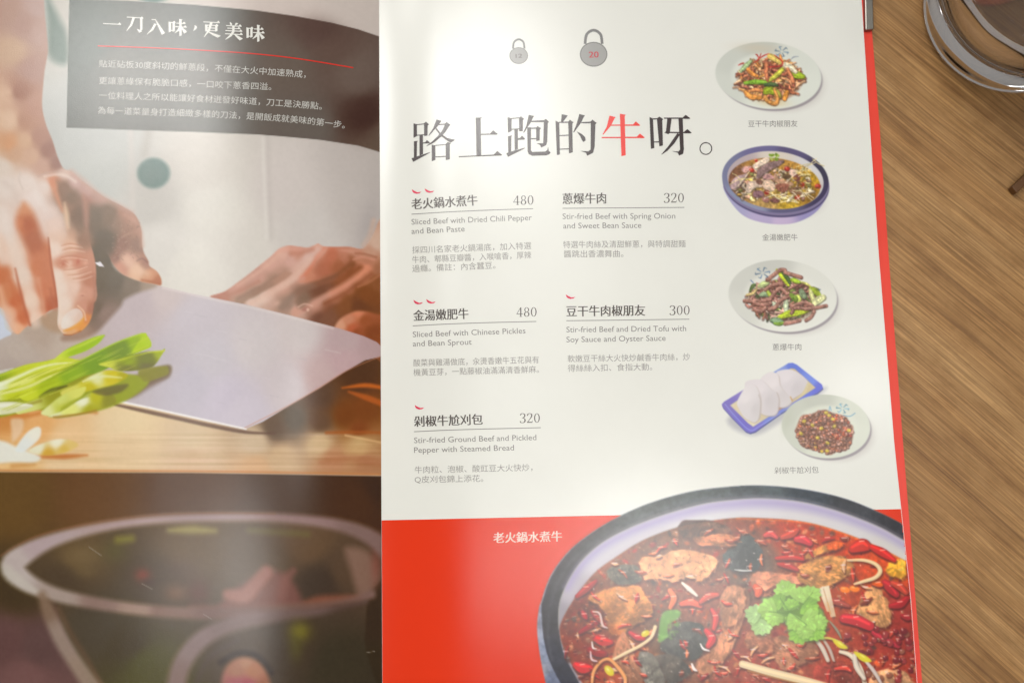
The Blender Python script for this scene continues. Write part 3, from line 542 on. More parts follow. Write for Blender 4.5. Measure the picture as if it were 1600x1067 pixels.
c.poly([(76, 651), (100, 640), (128, 622), (150, 612), (175, 616), (180, 630), (150, 640), (110, 648)], [(80, 650, (222, 224, 170)), (110, 640, (224, 224, 120)), (130, 626, (232, 232, 200)), (150, 620, (186, 182, 20)), (170, 625, (140, 138, 30)), (140, 640, (170, 166, 20))], 1.8, pid=SP)
c.stroke([(96, 638), (116, 626), (140, 618)], [2, 4, 2], (150, 160, 30), 2, .7); c.stroke([(84, 651), (120, 647), (150, 641)], 2, (170, 110, 40), 2, .7)
c.poly([(145, 612), (170, 604), (200, 600), (190, 612), (165, 618)], (96, 84, 48), 3, .7)
rr = random.Random(4)
for k in range(60):
    x = rr.uniform(-5, 200); y = 640 - x * .33 + rr.uniform(-38, 6)
    c.stroke([(x, y), (x + 16, y - 6.5), (x + 34, y - 14.5)], [.6, 1.6, .5], rr.choice([(222, 224, 110), (150, 160, 10), (206, 212, 70), (120, 128, 14)]), 1, .42)
# garlic slices
c.stroke([(58, 713), (100, 713), (136, 711)], [4, 8, 2], (190, 106, 40), 4, .85); c.stroke([(20, 728), (52, 724)], 8, (202, 146, 80), 5, .8)
c.poly([(-50, 690), (0, 688), (30, 700), (62, 712), (55, 722), (20, 722), (-50, 724)], (226, 228, 220), 4, .9, pid=12)
c.poly([(24, 702), (40, 678), (56, 667), (64, 670), (62, 684), (48, 698), (36, 706)], [(34, 698, (222, 226, 222)), (58, 672, (232, 230, 216))], 2.6, .95, pid=12)
c.poly([(44, 704), (62, 694), (90, 686), (112, 688), (122, 696), (104, 706), (80, 711), (60, 710)], [(60, 700, (228, 226, 200)), (90, 690, (234, 230, 206)), (100, 702, (216, 180, 80)), (74, 709, (206, 160, 50)), (115, 697, (222, 190, 110))], 2.6, .95, pid=12)
c.poly([(18, 655), (36, 656), (34, 676), (20, 690), (18, 672)], (226, 200, 170), 4, .7)
# caption panel
c.poly([(108.5, -5), (109, -1), (200, 2), (300, 8), (400, 17), (460, 25.5), (520, 36.5), (560, 46.5), (600, 60), (600, 240), (560, 228), (500, 219), (440, 213.5), (400, 210.5), (300, 206.5), (200, 203.5), (104, 200)], [(200, 100, (98, 96, 88)), (350, 120, (94, 88, 80)), (450, 100, (98, 84, 74)), (520, 70, (92, 70, 60)), (560, 120, (104, 86, 76)), (570, 180, (66, 38, 28)), (500, 50, (86, 64, 56)), (590, 215, (96, 76, 62)), (480, 200, (96, 86, 78)), (130, 60, (88, 96, 88)), (300, 30, (92, 94, 88)), (300, 190, (90, 88, 80))], .9, .97, smooth=False, pid=13)
c.blob(572, 185, 22, 36, (64, 34, 24), 10, .6); c.blob(505, 48, 40, 22, (82, 56, 48), 20, .5)
def contrast(pid, k):
    m = c.P == pid; mu = c.C[m].mean(0); c.C[m] = mu + (c.C[m] - mu) * k
contrast(8, 1.06); c.desat((8,), .26, .93); c.desat((10,), .12, .97)
mot = c.noise(5, 9) * 3 + c.noise(60, 12) * 4
c.C += mot[..., None]
# the picture runs on to the trimmed edges of the page outside the photo
nx = 189; idx = np.concatenate([np.minimum(np.arange(nx, 0, -1), 80), np.arange(c.X.shape[1])]); idy = np.clip(np.arange(-16, c.X.shape[0] + 17), 0, c.X.shape[0] - 1)
c.C = c.C[idy][:, idx]; c.P = c.P[idy][:, idx]; c.A = c.A[idy][:, idx]
yy = c.y0 + 1.5 * np.arange(-16, len(idy) - 16); xx = c.x0 + 1.5 * np.arange(-nx, len(idx) - nx); c.X, c.Y = np.meshgrid(xx, yy); c.X = c.X + 5 * c.Y / 1067
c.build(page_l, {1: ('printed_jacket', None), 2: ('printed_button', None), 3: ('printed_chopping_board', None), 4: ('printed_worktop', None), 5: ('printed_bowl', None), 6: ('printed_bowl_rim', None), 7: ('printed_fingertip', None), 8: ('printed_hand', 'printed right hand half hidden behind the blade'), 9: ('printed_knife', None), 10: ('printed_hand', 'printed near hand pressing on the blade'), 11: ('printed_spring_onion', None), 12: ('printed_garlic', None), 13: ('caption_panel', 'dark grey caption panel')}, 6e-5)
WHT = ink((232, 230, 222)); DIM = ink((206, 203, 196)); RED = ink((226, 46, 34))
def ming(kind, *a):
    """one brush stroke of a Ming style character in a 100 x 100 box"""
    if kind == 'h': x0, x1, y = a; return [[(x0, y), (x1 - 12, y), (x1 - 6, y - 9), (x1 + 3, y + 1), (x1 + 2, y + 5), (x0, y + 5)]]
    if kind == 't': x0, x1, y = a; return [[(x0, y), (x1, y), (x1, y + 5), (x0, y + 5)]]
    if kind == 'v': x, y0, y1 = a; return [[(x - 7, y0), (x + 10, y0 + 3), (x + 6, y0 + 9), (x + 6, y1 - 2), (x - 6, y1 + 2)]]
    if kind == 's': x, y0, y1 = a; return [[(x - 6, y0 + 2), (x + 3, y0 - 6), (x + 11, y0 + 3), (x + 6, y0 + 9), (x + 6, y1 - 2), (x - 6, y1 + 2)]]
    if kind == 'p': x0, y0, x1, y1 = a; mx, my = x0 * .6 + x1 * .4 + 3, y0 * .4 + y1 * .6; return [[(x0 - 6, y0), (x0 + 7, y0 + 2), (mx + 4, my), (x1 + 1, y1 + 2), (x1 - 1, y1), (mx - 6, my - 6)]]
    if kind == 'n': x0, y0, x1, y1 = a; mx, my = x0 * .45 + x1 * .55, y0 * .4 + y1 * .6; return [[(x0 - 1, y0), (x0 + 3, y0 - 2), (mx + 6, my - 6), (x1 + 3, y1 - 9), (x1, y1 - 5), (x1 - 13, y1 + 3), (mx - 5, my + 4)]]
    if kind == 'd': x0, y0, x1, y1 = a; return [[(x0, y0), (x0 + 4, y0 - 2), (x1 + 6, y1 - 4), (x1 + 2, y1 + 4), (x1 - 5, y1 + 1)]]
MOUTH = [('v', 12, 22, 80), ('s', 32, 22, 76), ('t', 12, 32, 24), ('t', 12, 32, 68)]
WEI = MOUTH + [('h', 46, 92, 26), ('h', 40, 98, 46), ('v', 68, 4, 98), ('p', 66, 50, 38, 84), ('n', 70, 49, 99, 82)]
CH = [[('h', 4, 96, 48)], [('t', 8, 84, 14), ('s', 84, 14, 84), ('p', 44, 16, 6, 94), ('n', 62, 82, 86, 98)], [('t', 30, 52, 10), ('n', 50, 14, 97, 92), ('p', 50, 34, 6, 96)], WEI, [('p', 34, 40, 22, 62), ('d', 26, 34, 34, 42)],
      [('h', 8, 92, 10), ('v', 24, 26, 64), ('s', 76, 26, 62), ('t', 24, 76, 27), ('t', 24, 76, 42), ('t', 24, 76, 57), ('p', 50, 12, 12, 96), ('n', 30, 66, 96, 94)],
      [('d', 30, 2, 38, 14), ('p', 68, 2, 58, 16), ('h', 12, 90, 18), ('h', 18, 84, 32), ('h', 8, 94, 46), ('v', 50, 18, 48), ('h', 6, 96, 64), ('p', 50, 50, 8, 98), ('n', 52, 66, 96, 97)], WEI]
POS = [(161, 37.5), (197, 37), (229, 41.5), (263, 42.5), (297, 45), (316.5, 45.5), (351, 49), (384.5, 51.5)]
for (px, py), ch in zip(POS, CH):
    pieces = [q for k in ch for q in ming(*k)]
    strokes('title_character', pieces, WHT, page_l, lambda p, px=px, py=py: np.stack([px - 1 + p[:, 0] * .298, py - 14.2 + p[:, 1] * .28 + .055 * p[:, 0] * .298], 1), 1.3e-4)
text('caption_text', '貼近砧板30度斜切的鮮蔥段，不僅在大火中加速熟成，', [(155, 100), (240, 103), (320, 106.5), (400, 111), (478, 117)], 12.6, DIM, page_l, 0, .37, 1.3e-4)
text('caption_text', '更讓蔥綠保有脆脆口感，一口咬下蔥香四溢。', [(155, 126.5), (240, 129), (320, 132), (424, 136)], 12.6, DIM, page_l, 0, .37, 1.3e-4)
text('caption_text', '一位料理人之所以能讓好食材迸發好味道，刀工是決勝點。', [(155, 149.5), (240, 152), (320, 155), (410, 159.5), (503, 166.5)], 12.6, DIM, page_l, 0, .37, 1.3e-4)
text('caption_text', '為每一道菜量身打造細緻多樣的刀法，是開飯成就美味的第一步。', [(153, 173), (240, 175.5), (320, 178.5), (400, 182.5), (470, 188), (539, 196)], 12.6, DIM, page_l, 0, .37, 1.3e-4)
flat('caption_rule', [ribbon([(153, 72.5), (240, 75.5), (320, 79.5), (400, 85), (470, 93), (552, 106.5)], 1.7)], RED, page_l, 1.3e-4)
# ------------------------------------------------------------------ right page: lettering
BLK = ink((62, 50, 50)); GRY = ink((136, 132, 127)); LGR = ink((156, 152, 146)); PNK = ink((222, 48, 84)); ORD = ink((236, 62, 54)); HED = ink((94, 87, 82))
A_ = lambda p: p / 6.4 + np.array([630, 160]); B_ = lambda p: p / 5.926 + np.array([860, 160])
lu = [[(103,212),(138,222),(138,340),(103,358)],[(136,222),(207,214),(207,223),(136,231)],[(205,214),(228,196),(258,222),(245,235),(243,335),(210,340),(208,225)],[(136,328),(210,321),(210,330),(136,337)],[(163,332),(198,330),(198,520),(163,535)],[(196,405),(222,400),(237,378),(270,408),(266,412),(196,415)],[(107,392),(148,388),(138,400),(136,547),(107,555)],[(83,562),(135,545),(270,500),(268,506),(100,598)],
  [(333,175),(383,188),(370,205),(345,240),(258,338),(254,332),(300,262),(322,205)],[(358,221),(414,217),(414,226),(350,231)],[(412,219),(436,200),(472,228),(460,240),(420,300),(380,345),(300,410),(234,442),(232,438),(290,395),(350,335),(390,285),(415,232)],[(322,268),(335,262),(378,318),(440,360),(515,376),(510,384),(475,405),(440,385),(372,335)],[(285,425),(322,432),(322,578),(285,592)],[(320,430),(427,420),(427,428),(320,438)],[(425,418),(445,400),(478,410),(466,425),(466,572),(425,580)],[(320,544),(427,538),(427,547),(320,553)]]
shang = [[(725,155),(790,153),(775,165),(780,532),(733,534)],[(778,317),(868,315),(900,282),(946,318),(940,325),(778,328)],[(556,541),(905,525),(940,488),(990,528),(985,534),(556,551)]]
pao = [[(1043,150),(1085,162),(1083,290),(1048,305)],[(1083,160),(1160,153),(1160,162),(1083,169)],[(1158,156),(1178,143),(1208,168),(1198,180),(1196,290),(1160,292)],[(1081,268),(1162,263),(1162,273),(1081,277)],[(1112,270),(1147,268),(1147,470),(1115,482)],[(1145,362),(1168,358),(1187,336),(1219,366),(1213,375),(1145,378)],[(1047,342),(1090,332),(1082,345),(1080,497),(1050,508)],[(1030,512),(1080,494),(1216,456),(1214,464),(1048,548)],
  [(1255,128),(1310,140),(1298,155),(1275,205),(1208,308),(1200,304),(1232,235)],[(1282,188),(1408,182),(1425,168),(1458,198),(1446,210),(1440,395),(1430,430),(1380,455),(1370,430),(1332,412),(1400,412),(1406,200),(1280,200)],[(1270,257),(1332,255),(1332,266),(1270,268)],[(1330,256),(1342,240),(1378,262),(1366,275),(1364,385),(1330,388)],[(1275,361),(1332,359),(1332,371),(1275,373)],[(1240,255),(1278,252),(1278,480),(1290,498),(1420,494),(1440,480),(1450,446),(1455,485),(1474,505),(1460,522),(1430,532),(1290,536),(1255,520),(1243,490)]]
de = [[(105,112),(162,124),(150,140),(110,192),(97,192)],[(47,172),(82,190),(88,485),(60,490),(52,300)],[(80,183),(167,181),(167,192),(80,193)],[(165,182),(180,164),(214,188),(203,200),(207,465),(172,474)],[(84,306),(170,302),(170,311),(84,315)],[(86,432),(174,428),(174,437),(86,441)],[(268,110),(320,124),(308,140),(285,190),(218,282),(211,280),(242,205)],[(290,186),(370,182),(390,163),(428,194),(416,206),(410,410),(395,470),(340,497),(330,470),(277,452),(350,456),(372,440),(374,196),(284,196)],[(243,272),(290,295),(322,325),(326,355),(305,370),(290,350),(275,315)]]
niu = [[(547,125),(605,140),(592,155),(560,220),(490,302),(483,298),(520,230)],[(556,209),(765,207),(790,178),(832,214),(826,220),(556,219)],[(643,108),(700,118),(688,128),(697,492),(657,500),(650,300)],[(474,323),(800,321),(828,291),(874,328),(868,334),(474,334)]]
ya = [[(917,138),(950,152),(962,425),(930,433)],[(948,151),(987,149),(987,160),(948,163)],[(985,150),(1010,135),(1045,158),(1036,170),(1042,402),(1008,410)],[(956,365),(1008,363),(1008,374),(956,375)],[(1052,144),(1225,143),(1252,118),(1296,150),(1290,156),(1052,155)],[(1082,152),(1122,154),(1105,285),(1092,298),(1056,284),(1070,270)],[(1088,275),(1235,277),(1268,250),(1308,284),(1300,290),(1088,287)],[(1185,150),(1225,152),(1236,440),(1228,480),(1190,496),(1180,470),(1122,454),(1185,458),(1200,440)],[(1175,288),(1200,300),(1150,380),(1085,450),(1030,487),(1028,482),(1090,410)]]
for ch in (lu, shang, pao): strokes('title_character', ch, BLK, page_r, A_)
for ch in (de, ya): strokes('title_character', ch, BLK, page_r, B_)
strokes('title_character', niu, ORD, page_r, B_)['label'] = 'red title character'
flat('title_full_stop', [ring(*(B_(np.array([1439, 430]))), 10, 10, 8.3, 8.3, 36)], BLK, page_r)
def digits(s, x0, y0, h, gap, m, slope):
    P = []
    for i, ch in enumerate(s):
        f = lambda pts, i=i: [(x0 + i * gap + px * h, y0 - slope * (i * gap + px * h) + (py - 1) * h) for px, py in pts]
        if ch == '0':
            v, q = ring(.34, .5, .31, .5, .19, .45); P.append((np.array(f(v)), q))
        elif ch == '8':
            v, q = ring(.34, .26, .25, .26, .15, .215); P.append((np.array(f(v)), q)); v, q = ring(.34, .74, .30, .26, .17, .215); P.append((np.array(f(v)), q))
        elif ch == '4':
            P += [ribbon(f([(.46, 0), (.46, 1)]), .12 * h), ribbon(f([(.44, .02), (.03, .70)]), .05 * h), ribbon(f([(.0, .71), (.68, .71)]), .06 * h), ribbon(f([(.32, .98), (.60, .98)]), .04 * h)]
        elif ch == '3':
            P += [ribbon(f([(.07, .18), (.16, .04), (.34, .0), (.52, .1), (.53, .3), (.40, .44), (.24, .47)]), np.array([.13, .08, .05, .12, .13, .07, .03]) * h), ribbon(f([(.24, .47), (.46, .52), (.58, .70), (.50, .92), (.30, 1.0), (.12, .96), (.06, .82)]), np.array([.03, .07, .14, .11, .05, .08, .14]) * h)]
        elif ch == '2':
            P += [ribbon(f([(.08, .24), (.14, .06), (.34, .0), (.53, .12), (.50, .36), (.30, .66), (.06, .94)]), np.array([.13, .08, .05, .12, .12, .07, .05]) * h), ribbon(f([(.04, .95), (.58, .95)]), .10 * h), ribbon(f([(.585, .98), (.62, .76)]), .04 * h)]
    flat('price', P, m, page_r)
def chili(x, y, sl=.0):
    p = [(-1, -3), (1, -1.6), (4, .2), (8, 1.8), (14, 1.0), (11, 3.4), (6, 4.2), (2, 2.8), (0, .6), (-.6, -1)]
    strokes('chilli_mark', [p], PNK, page_r, lambda q: q + np.array([x, y]))
E = [ # title, x0, y0, x1, y1 (middle line) | price x, baseline y | rule | chillies | English lines | Chinese lines
 ('老火鍋水煮牛', (643, 319.5, 746, 313), '480', (802, 320.5), [(643, 335), (700, 331.5), (760, 328.8), (833, 326.4)], [(644.5, 299), (664.5, 297.5)],
  [('Sliced Beef with Dried Chili Pepper', 643, 347.5, 831, 340.5), ('and Bean Paste', 643, 362, 726, 358)],
  [('採四川名家老火鍋湯底，加入特選', 644, 391, 830, 384), ('牛肉、郫縣豆瓣醬，入喉嗆香，厚辣', 644, 406, 830, 398.5), ('過癮。備註：內含蠶豆。', 644, 420, 774, 414.5)]),
 ('蔥爆牛肉', (879, 311, 947, 310), '320', (1037, 317), [(879, 325.8), (1069, 324.4)], [],
  [('Stir-fried Beef with Spring Onion', 879, 338.8, 1055, 338), ('and Sweet Bean Sauce', 880, 353.5, 1002, 352.5)],
  [('特選牛肉絲及清甜鮮蔥，與特調甜麵', 880, 382.5, 1071, 381), ('醬跳出香濃舞曲。', 881, 397, 974, 396.5)]),
 ('金湯嫩肥牛', (646, 493.5, 732, 490), '480', (807, 495), [(645, 509.2), (700, 506.3), (760, 504.2), (838, 502.3)], [(647, 471.5), (667, 470.3)],
  [('Sliced Beef with Chinese Pickles', 645, 523, 821, 517), ('and Bean Sprout', 645, 537.5, 737, 534.5)],
  [('酸菜與雞湯做底，汆燙香嫩牛五花與有', 646, 567, 842, 562), ('機黃豆芽，一點藤椒油滿滿清香鮮麻。', 646, 582, 842, 577)]),
 ('豆干牛肉椒朋友', (885, 486.5, 1008, 485), '300', (1046, 492.3), [(885, 501.2), (1077, 498.8)], [(885, 463)],
  [('Stir-fried Beef and Dried Tofu with', 885, 515.5, 1072, 513.5), ('Soy Sauce and Oyster Sauce', 885, 531, 1040, 528.5)],
  [('軟嫩豆干絲大火快炒鹹香牛肉絲，炒', 887, 560.5, 1078, 557.5), ('得絲絲入扣、食指大動。', 887, 575.5, 1019, 573)]),
 ('剁椒牛尬刈包', (647, 658.5, 754, 655), '320', (812, 660.5), [(647, 674.3), (700, 671.8), (760, 670), (845, 668)], [(649, 635.5)],
  [('Stir-fried Ground Beef and Pickled', 647, 688.3, 838, 683.5), ('Pepper with Steamed Bread', 647, 703.5, 803, 699.5)],
  [('牛肉粒、泡椒、酸豇豆大火快炒，', 648, 734, 832, 730), ('Q皮刈包錦上添花。', 648, 749, 755, 747)])]
for (nm, (x0, y0, x1, y1), pr, (px, py), rule, ch, en, zh) in E:
    text('dish_name', nm, [(x0, y0), (x1, y1)], 18.5, HED, page_r, bold=.42, mid=.37)
    digits(pr, px, py, 14.5, 11, HED, .012)
    flat('rule_line', [ribbon(rule, 1.1)], GRY, page_r)
    for q in ch: chili(*q)
    for (s, a, b, c2, d2) in en: text('dish_translation', s, [(a, b), (c2, d2)], 12.6, GRY, page_r, mid=.30)
    for (s, a, b, c2, d2) in zh: text('dish_description', s, [(a, b), (c2, d2)], 12.2, LGR, page_r, mid=.37)
for s, a, b, c2, d2 in [('豆干牛肉椒朋友', 1169, 194, 1246, 193.5), ('金湯嫩肥牛', 1191, 371.3, 1246, 371), ('蔥爆牛肉', 1207, 542.5, 1252, 542), ('剁椒牛尬刈包', 1210, 735, 1279, 733.5)]:
    text('picture_caption', s, [(a, b), (c2, d2)], 11.4, GRY, page_r, mid=.37)
# kettlebells of the heading drawing
KB = ink((158, 156, 152)); KD = ink((120, 118, 116)); KR = ink((196, 60, 70)); KN = ink((112, 104, 104))
for cx, cy, r, nmb, km in [(810.5, 87.5, 14.5, '12', KN), (927.5, 85.5, 21.5, '20', KR)]:
    v, q = ring(cx, cy, r, r * .9, r * .93, r * .83); a = np.linspace(0, 2 * math.pi, 32, endpoint=False)
    body = flat('printed_kettlebell', [(np.stack([cx + r * np.cos(a), cy + r * .9 * np.sin(a)], 1), [tuple(range(32))])], KB, page_r, 7e-5)
    flat('kettlebell_outline', [(v, q), ribbon([(cx - r * .62, cy - r * .75), (cx - r * .5, cy - r * 1.45), (cx, cy - r * 1.75), (cx + r * .5, cy - r * 1.45), (cx + r * .62, cy - r * .75)], r * .2)], KD, page_r, 8.5e-5)
    text('kettlebell_number', nmb, [(cx - r * .34, cy + .5), (cx + r * .36, cy + .2)], r * .62, km, page_r, bold=.3, mid=.36, lift=1.6e-4)
# red band along the foot of the page
vv = np.linspace(597.6, 1, 2)
top = lambda x: 812.6 - 17.6 * (x - 597) / 808
us = np.concatenate([np.linspace(0, .25, 30), np.linspace(.28, 1, 24)]); rows = np.linspace(0, 1, 14)
U = np.zeros((14, 54)); V = np.zeros((14, 54))
for i, rr_ in enumerate(rows):
    for j, uu in enumerate(us):
        x = 597 + uu * 806; y = top(x) + (1136 - top(x)) * rr_
        x = gut(y) + .6 + uu * (inner(y) - .4 - gut(y) - .6); U[i, j] = x; V[i, j] = y
obj('red_band', mesh('red_band', unproj(U, V, 3e-5).reshape(-1, 3), [tuple(map(int, f)) for f in grid_faces(14, 54)]), mat('red_ink', (224, 50, 4), PR, grain=PG), page_r)
text('band_caption', '老火鍋水煮牛', [(771, 840), (878, 837.5)], 18, ink((240, 214, 200)), page_r, bold=.42, mid=.37)

# ------------------------------------------------------------------ small dish pictures
def shade(col, k): return tuple(max(0, min(255, v * k)) for v in col)
def emblem(c, x, y, r, ang0=0, col=(92, 150, 190)):
    for k in range(6):
        a = math.radians(60 * k + ang0); c.stroke([(x + r * .3 * math.cos(a), y + r * .24 * math.sin(a)), (x + r * math.cos(a), y + r * .75 * math.sin(a))], [1, 2.2], shade(col, .75 if k % 2 else 1.0), .8, .75)
        c.stroke([(x + r * 1.0 * math.cos(a + .35), y + r * .75 * math.sin(a + .35)), (x + r * 1.05 * math.cos(a + .1), y + r * .8 * math.sin(a + .1))], .9, shade(col, .7), .7, .7)
def plate(c, cx, cy, rx, ry, ang, pid, tint=(214, 214, 204)):
    c.blob(cx + 16, cy + 12, rx * .98, ry * .98, (178, 168, 164), ang, .75, .55, pid=0)
    c.blob(cx + 3, cy + 4, rx * .99, ry * .99, (150, 142, 146), ang, .9, .96, pid=pid)
    c.blob(cx, cy, rx, ry, [(cx - rx * .7, cy - ry * .4, shade(tint, .95)), (cx - rx * .2, cy - ry * .85, shade(tint, .92)), (cx + rx * .6, cy - ry * .6, shade(tint, 1.02)), (cx + rx * .7, cy + ry * .4, shade(tint, 1.04)), (cx, cy + ry * .9, shade(tint, 1.05)), (cx - rx * .8, cy + ry * .3, shade(tint, .98))], ang, 1, .965, pid=pid)
    c.blob(cx + 1, cy + 2, rx * .76, ry * .76, shade(tint, 1.045), ang, .8, .82)
def strands(c, rs, n, cx, cy, rx, ry, pal, ln, wd, pid, up=6, curl=.8, ang=None):
    for k in range(n):
        q = math.sqrt(rs.uniform(0, 1)); t = rs.uniform(0, 6.283); x = cx + rx * q * math.cos(t); y = cy + ry * q * math.sin(t) - up * (1 - q)
        a = rs.uniform(0, 6.283) if ang is None else rs.gauss(ang, .5); l = rs.uniform(*ln); w_ = rs.uniform(*wd); b = rs.uniform(-curl, curl)
        P = [(x - l / 2 * math.cos(a), y - l / 2 * math.sin(a) * .75), (x + l * .2 * b * math.sin(a), y - l * .2 * b * math.cos(a)), (x + l / 2 * math.cos(a + b), y + l / 2 * math.sin(a + b) * .75)]
        col = rs.choice(pal); k2 = .85 + .5 * rs.random()
        c.stroke([(p[0] + .5, p[1] + 1.3) for p in P], w_ * 1.2, shade(col, .45), 1.3, .55, pid=pid)
        c.stroke(P, [w_ * .5, w_, w_ * .6], [(P[0][0], P[0][1], shade(col, k2 * 1.12)), (P[2][0], P[2][1], shade(col, k2 * .8))], .8, 1, pid=pid)
        c.stroke([(p[0] - .3, p[1] - w_ * .22) for p in P], w_ * .25, shade(col, k2 * 1.35), .6, .7)
def leaf(c, P, wd, col, pid, hi=1.3):
    c.stroke([(x + .6, y + 1) for x, y in P], [v * 1.15 for v in wd], shade(col, .5), .9, .8, pid=pid); c.stroke(P, wd, col, .7, 1, pid=pid); c.stroke([(x, y - .6) for x, y in P], [v * .3 for v in wd], shade(col, hi), .7, .8)
Z1 = lambda x, y: (1105 + x / 8.205, 55 + y / 8.205)
c = Canvas(1108, 56, 1302, 186, .8); rs = random.Random(11)
plate(c, 1200.5, 118.5, 84.5, 53, 5, 1, (212, 214, 204)); c.blob(1185, 76, 40, 9, (206, 190, 164), 4, .5)
c.blob(1202, 126, 54, 36, (150, 92, 54), 4, .85, .8, pid=2); c.blob(1206, 160, 26, 7, (214, 180, 110), 5, .6)
strands(c, rs, 230, 1201, 124, 51, 31, [(200, 116, 74), (184, 96, 62), (212, 132, 72), (156, 80, 60), (220, 156, 110), (146, 74, 56), (222, 132, 54), (216, 150, 110)], (11, 24), (2.2, 4.4), 2, 8)
for P, wd, col in [([(560, 330), (490, 400), (430, 465)], [4, 7, 4], (146, 172, 116)), ([(480, 615), (620, 600), (780, 610)], [4, 7, 5], (112, 160, 36)), ([(960, 440), (880, 520), (780, 595)], [6, 7, 3], (186, 184, 52)), ([(750, 720), (800, 700), (840, 730)], [10, 12, 8], (140, 160, 24)), ([(1080, 470), (1150, 510), (1230, 530)], [8, 11, 6], (150, 176, 30)), ([(860, 690), (900, 740), (930, 780)], [5, 8, 5], (150, 140, 50)), ([(800, 270), (860, 300), (930, 350)], [8, 9, 6], (214, 176, 80)), ([(1000, 380), (1060, 410), (1130, 470)], [8, 9, 6], (226, 206, 170)), ([(740, 640), (840, 630), (900, 650)], [4, 6, 3], (70, 92, 50)),
                ([(520, 440), (570, 490), (640, 530)], [5, 6, 4], (226, 130, 50)), ([(760, 370), (755, 480), (770, 580)], [6, 6, 4], (206, 112, 70)), ([(540, 720), (620, 700), (700, 715)], [4, 5, 4], (212, 126, 66)), ([(490, 730), (560, 790), (680, 800)], [6, 8, 5], (220, 132, 52)), ([(740, 790), (780, 850), (870, 880), (900, 820), (860, 700)], [5, 6, 6, 5, 4], (216, 136, 60)), ([(1020, 730), (1000, 780), (990, 820)], [6, 7, 6], (224, 132, 44)), ([(1030, 440), (1070, 520), (1100, 600)], [5, 6, 5], (204, 116, 70))]:
    leaf(c, [Z1(*p) for p in P], wd, col, 2)
for P in [[(680, 300), (720, 270), (790, 240)], [(600, 360), (660, 310), (690, 240)], [(660, 300), (640, 260), (620, 250)], [(780, 410), (880, 410), (960, 390)], [(860, 260), (960, 340), (960, 400)], [(400, 290 + 100), (440, 370), (470, 360)]]:
    c.stroke([Z1(*p) for p in P], [1.2, 2.2, 1], (190, 42, 36), .7, .95, pid=2)
emblem(c, *Z1(955, 215), 10, 10, (96, 130, 160)); c.stroke([Z1(1080, 310), Z1(1110, 285), Z1(1170, 278)], [1, 1.6, .6], (120, 130, 150), .7, .8)
c.soften(.2); c.grainy((2,), 31, .16, .2, .45); c.soften(.3); c.desat((2, 3, 5), .12, .93)
c.build(page_r, {0: ('dish_picture', 'printed soft shadow of a dish'), 1: ('dish_picture', 'printed white plate'), 2: ('dish_picture', 'printed stir fry of dried tofu strips and beef')}, 6e-5)
# beef in golden soup
Z2 = lambda x, y: (1115 + x / 7.359, 215 + y / 7.359)
c = Canvas(1118, 218, 1312, 364, .8); rs = random.Random(3)
c.blob(1224, 306, 78, 44, (176, 168, 166), 6, .7, .5)
c.poly([Z2(*p) for p in [(110, 560), (180, 720), (330, 890), (520, 970), (760, 1000), (960, 975), (1150, 880), (1270, 740), (1315, 600), (1100, 760), (600, 780), (250, 640)]], [(1150, 310, (166, 162, 196)), (1200, 345, (180, 166, 200)), (1270, 330, (150, 142, 186)), (1215, 348, (196, 176, 206))], 1, pid=1)
def ell(cx, cy, rx, ry, a, n=30):
    a = math.radians(a); t = np.linspace(0, 2 * math.pi, n, endpoint=False); x = rx * np.cos(t); y = ry * np.sin(t)
    return [(cx + p * math.cos(a) - q * math.sin(a), cy + p * math.sin(a) + q * math.cos(a)) for p, q in zip(x, y)]
E0 = ell(1211.5, 280.5, 83.5, 52, 6); rimc = [(1140, 270, (118, 120, 150)), (1150, 310, (134, 140, 168)), (1190, 232, (110, 104, 146)), (1240, 235, (92, 84, 120)), (1285, 270, (62, 58, 78)), (1285, 300, (66, 58, 88)), (1220, 328, (96, 92, 124)), (1180, 322, (140, 142, 168))]
c.poly([(x + 1, y + 7) for x, y in E0], (84, 76, 112), 1, pid=1); c.poly([(x + .5, y + 4) for x, y in E0], (128, 118, 150), 1, pid=1)
c.poly(E0, rimc, .9, pid=1); c.poly(ell(1211.5, 281.5, 75.5, 44.5, 6), [(1160, 255, (178, 160, 164)), (1210, 238, (212, 200, 186)), (1270, 262, (206, 204, 206)), (1280, 300, (196, 190, 190)), (1150, 300, (170, 160, 170))], .9, pid=2)
SO = ell(1210, 287, 72, 39.5, 6); c.poly(SO, [(1150, 280, (122, 76, 50)), (1180, 254, (160, 110, 44)), (1240, 250, (186, 130, 46)), (1280, 280, (196, 146, 24)), (1265, 305, (150, 104, 30)), (1200, 320, (180, 140, 70)), (1230, 316, (190, 150, 30))], 1, pid=3)
strands(c, rs, 120, 1208, 290, 62, 30, [(196, 160, 130), (166, 120, 96), (206, 176, 110), (190, 150, 60), (140, 96, 84), (206, 180, 150)], (5, 13), (2, 5), 3, 0)
